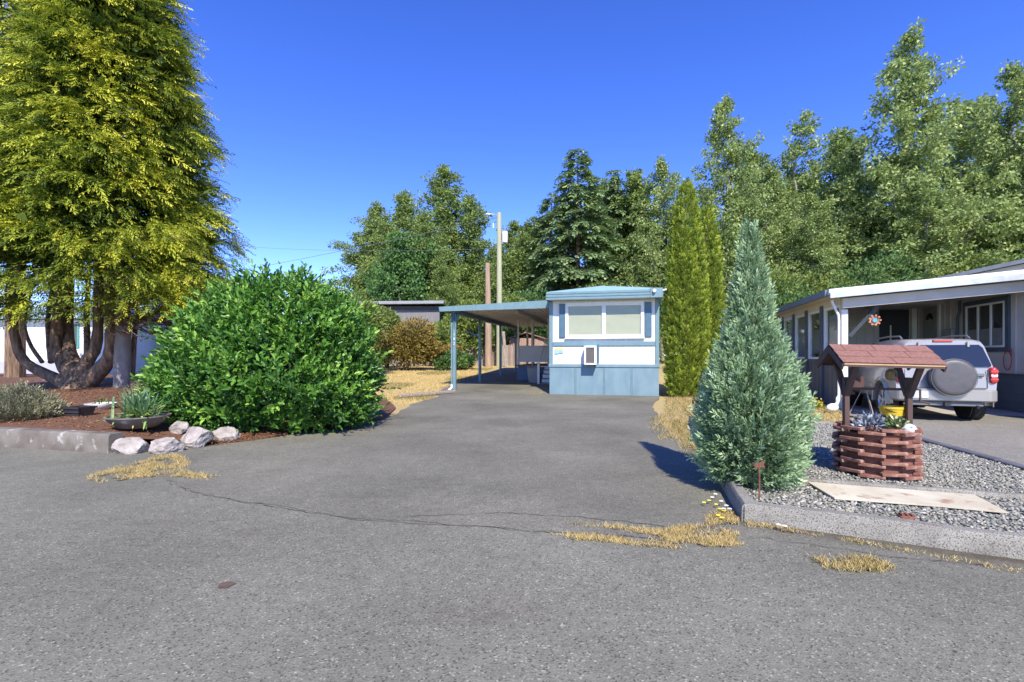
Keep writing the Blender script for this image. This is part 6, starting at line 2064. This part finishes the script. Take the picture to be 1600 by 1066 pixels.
# ------------------------------------------------------------------ small things, right
# plywood board lying on the gravel
q4 = [gp(1262, 754, 0.115), gp(1304, 779, 0.115), gp(1467, 791, 0.115), gp(1574, 801, 0.115), gp(1522, 774, 0.115), gp(1418, 766, 0.115)]
tag(MB().prism(q4, 0.108, 0.122).build('plywood_sheet', pmat('weathered_plywood', (0.62, 0.585, 0.45), (0.50, 0.44, 0.31), 3, 0.9, 0.3, 40, speck=(5, (0.36, 0.22, 0.15), 0.58, 0.68))), 'pale weathered plywood sheet lying on gravel before the well', 'board')
x, y = gp(1417, 810, 0.10)
br = empty('ribbed_block', (x, y, 0.085), -0.3, 'small ribbed brown block half sunk in the gravel', 'block')
MB().span((-0.055, -0.035, 0), (0.055, 0.035, 0.04)).build('block', M_REDW, br, bevel=0.006)
for k in range(3):
    MB().span((-0.045 + k * 0.034, -0.033, 0.041), (-0.025 + k * 0.034, 0.033, 0.052)).build('rib', M_REDW, br)
# rusty stake ornament
x, y = gp(1186, 783, 0.09)
sk_ = empty('garden_stake', (x, y, 0.08), 0.2, 'rusty metal bird stake before the blue conifer', 'ornament')
M_RST = pmat('rusty_iron', (0.22, 0.09, 0.05), (0.10, 0.04, 0.03), 30, 0.9)
MB().tube([(0, 0, -0.03), (0.004, 0, 0.2), (0, 0, 0.33)], [0.006, 0.008, 0.007], 8).build('stake', M_RST, sk_)
MB().extr([(-0.06, 0.335), (-0.03, 0.31), (0.03, 0.315), (0.05, 0.30), (0.062, 0.31), (0.045, 0.34), (0.055, 0.36), (0.035, 0.375), (0.02, 0.36), (-0.01, 0.35), (-0.04, 0.36)], 'y', -0.004, 0.004).build('bird', M_RST, sk_)
# timber edging of the neighbour's drive
M_TIM = pmat('edging_timber', (0.13, 0.13, 0.145), (0.085, 0.085, 0.095), 4, 0.85, 0.4, 30)
for k, (a, b, lb) in enumerate((((5.60, 4.05, 0.055), (6.02, 5.98, 0.055), 'nearest dark timber edging the gravel'), ((6.03, 6.0, 0.055), (6.40, 7.70, 0.055), 'dark timber edging behind the nearest one, ending by the well'), ((6.41, 7.72, 0.055), (6.80, 9.5, 0.055), 'far dark timber edging hidden mostly by the well'))):
    tag(MB().beam(a, b, 0.13, 0.13).build('edging_timber', M_TIM, bevel=0.012), lb, 'timber', 'timbers edging the neighbouring drive')
# garden ornaments by the house corner
gx_, gy_ = on_house(-0.45, -0.9)[:2]
gs = empty('goose_ornament', (gx_ - 0.1, gy_, 0), 0.4, 'white ceramic goose beside the white column', 'ornament')
bm = MB()
bm.lathe([(0.02, -0.20), (0.07, -0.15), (0.105, -0.03), (0.10, 0.07), (0.05, 0.15), (0.01, 0.17)], 14, (0, 0, 0.13), 'x')
bm.tube([(0.10, 0, 0.17), (0.17, 0, 0.25), (0.16, 0, 0.35), (0.20, 0, 0.38), (0.25, 0, 0.37)], [0.05, 0.035, 0.03, 0.04, 0.012], 10)
bm.build('body', M_WHITE, gs, smooth=True)
for k, (u, v, m_, lb) in enumerate(((-0.55, 1.3, M_WHITE, 'white pot of flowers under the window wall'), (-0.6, 2.2, M_PBLUE, 'blue pot with flowers under the window wall'), (-0.5, 3.2, M_TERRA, 'terracotta pot under the far windows'))):
    X_, Y_, _ = on_house(u, v)
    e = pot('flower_pot', (X_, Y_, -0.01), [(0.07, 0), (0.09, 0.01), (0.12, 0.16), (0.13, 0.17), (0.13, 0.2)], m_, lb, 'plant pot')
    plant_ball('leaves', e, 200, 0.16, 0.16, 0.09, 0.04, M_VARIEG, 0.18, 40 + k)
for k, (u, v) in enumerate(((-0.55, 0.5), (-0.5, 1.8), (-0.5, 2.7), (-0.7, 0.0))):
    X_, Y_, _ = on_house(u, v)
    e = empty('yellow_flowers', (X_, Y_, -0.01), 0, ['yellow flower clump nearest the white column foot', 'yellow flower clump between white and blue pots', 'yellow flower clump beyond the blue pot', 'yellow flower clump on the lawn before the goose'][k], 'flowers', 'yellow flowers along the window wall')
    plant_ball('leaves', e, 160, 0.25, 0.16, 0.08, 0.03, M_YG, 0.0, 50 + k)
    plant_ball('blooms', e, 60, 0.25, 0.2, 0.045, 0.04, leafmat('yellow_bloom', [(0, (0.6, 0.40, 0.02)), (1, (0.75, 0.60, 0.06))], 0.6, 0.2), 0.06, 60 + k)
# wall ornaments inside the carport
def at_house(x, y, z):
    return on_house(x, y, z)
e = empty('wind_spinner', at_house(0.62, -0.2, 2.30), HR, 'round orange and blue ornament hanging from the carport beam', 'ornament')
MB().lathe([(0.12, -0.015), (0.12, 0.015), (0.065, 0.02), (0.065, -0.02)], 20, (0, 0, 0), 'y', cap=False).build('ring', pmat('copper_orange', (0.55, 0.26, 0.16)), e)
for k in range(9):
    a = 2 * pi * k / 9
    MB().box((0.12 * cos(a), 0, 0.12 * sin(a)), (0.04, 0.02, 0.04), Matrix.Rotation(-a, 3, 'Y')).build('petal', pmat('copper_orange', (0.55, 0.26, 0.16)), e)
MB().lathe([(0.055, -0.015), (0.062, 0.0), (0.055, 0.015)], 16, (0, 0, 0), 'y').build('centre', pmat('turquoise', (0.10, 0.38, 0.45)), e)
MB().tube([(0, 0, 0.17), (0, 0, 0.36)], 0.006, 5).build('cord', M_DARK, e)
tag(MB().extr([(-0.13, 0), (0.1, -0.02), (0.16, 0.08), (0.05, 0.16), (-0.1, 0.13), (-0.2, 0.17), (-0.18, 0.05)], 'y', -0.02, 0.02).build('fish_plaque', pmat('brown_red_plaque', (0.25, 0.10, 0.07)), loc=at_house(1.0, 5.15, 2.35)), 'brown animal shaped plaque on the back wall of the carport', 'ornament')
tag(MB().extr([(-0.13, 0), (0.13, 0), (0.0, 0.26)], 'y', -0.02, 0.02).build('triangle_plaque', pmat('dark_red_plaque', (0.16, 0.04, 0.04)), loc=at_house(1.55, 5.15, 2.3)), 'dark red triangular plaque on the back wall of the carport', 'ornament')
tag(MB().extr([(0.1 * cos(a) , 0.28 * sin(a)) for a in np.linspace(-pi / 2, pi / 2, 9)], 'y', -0.03, 0.03).build('moon_plaque', pmat('ochre_plaque', (0.50, 0.36, 0.10)), loc=at_house(3.90, 4.93, 2.3)), 'ochre crescent plaque beside the white corner post', 'ornament')
X_, Y_, Z_ = at_house(3.80, 0.62, 1.28)
tag(MB().tube([(0.0, 0.14 * cos(a) * 1.0, 0.24 * sin(a)) for a in np.linspace(-pi, pi, 25)] + [(0, -0.14, 0.3)], 0.012, 6).build('red_cable', pmat('red_cable', (0.45, 0.05, 0.04)), loc=(X_, Y_, Z_)), 'red cable looped on the grey house wall under the window', 'cable')
bpy.data.objects['red_cable'].rotation_euler = (0, 0, HR)
X_, Y_, Z_ = at_house(0.9, 4.5, 0.93)
e = pot('flower_pot', (X_, Y_, Z_), [(0.09, 0), (0.11, 0.01), (0.14, 0.24), (0.15, 0.25), (0.15, 0.28)], M_TERRA, 'terracotta pot with a leafy plant on the carport deck', 'plant pot')
plant_ball('leaves', e, 220, 0.25, 0.3, 0.12, 0.05, M_YG, 0.25, 70)
# daisies and dandelions at the kerb corner
M_DAISY = leafmat('daisy_petals', [(0, (0.7, 0.7, 0.7)), (1, (0.82, 0.82, 0.8))], 0.6, 0.2, gain=1.0)
M_DANDY = leafmat('dandelion', [(0, (0.7, 0.5, 0.02)), (1, (0.8, 0.66, 0.06))], 0.6, 0.2)
def bloom(px, py, z, R, mat, label, cat, seed):
    x, y = gp(px, py, z)
    e = empty('wild_flower', (x, y, 0), 0, label, cat, 'wild flowers at the kerb corner')
    n = 14
    a = np.arange(n) * 2 * pi / n
    D = np.stack([np.cos(a), np.sin(a), np.full(n, 0.25)], 1)
    D = D + np.array([0, -0.35, 0.1])
    V, T, A = leaves(np.tile(np.array([[0, 0, z]]), (n, 1)), D, np.tile(np.array([[0, -0.5, 1.0]]), (n, 1)), R, R * 0.5, np.full(n, 0.5), np.full(n, 0.9))
    np_mesh('bloom', V, T, mat, A, e)
    MB().tube([(0, 0, -0.01), (0.004, 0.004, z * 0.6), (0, 0, z)], 0.0025, 5).build('stem', M_BARK, e)
for k, (px, py) in enumerate(((1113, 778), (1118, 773), (1127, 784), (1135, 791), (1140, 796), (1217, 821), (1226, 823), (1131, 796))):
    bloom(px, py, 0.05, 0.022, M_DAISY, 'small white daisy by the kerb corner', 'flower', k)
for k, (px, py) in enumerate(((1119, 789), (1108, 783), (1125, 796), (1131, 799), (1122, 806), (1128, 810), (1100, 786))):
    bloom(px, py, 0.035, 0.02, M_DANDY, 'small yellow dandelion by the kerb corner', 'flower', k)
# weathered log edging on the lawn, left of the carport
x, y = gp(672, 618)
tag(MB().beam((x - 0.9, y - 0.9, 0.05), (x + 0.75, y + 1.0, 0.06), 0.16, 0.12).build('edging_log', M_WOODG, bevel=0.03), 'weathered log lying along the lawn edge before the carport', 'log')
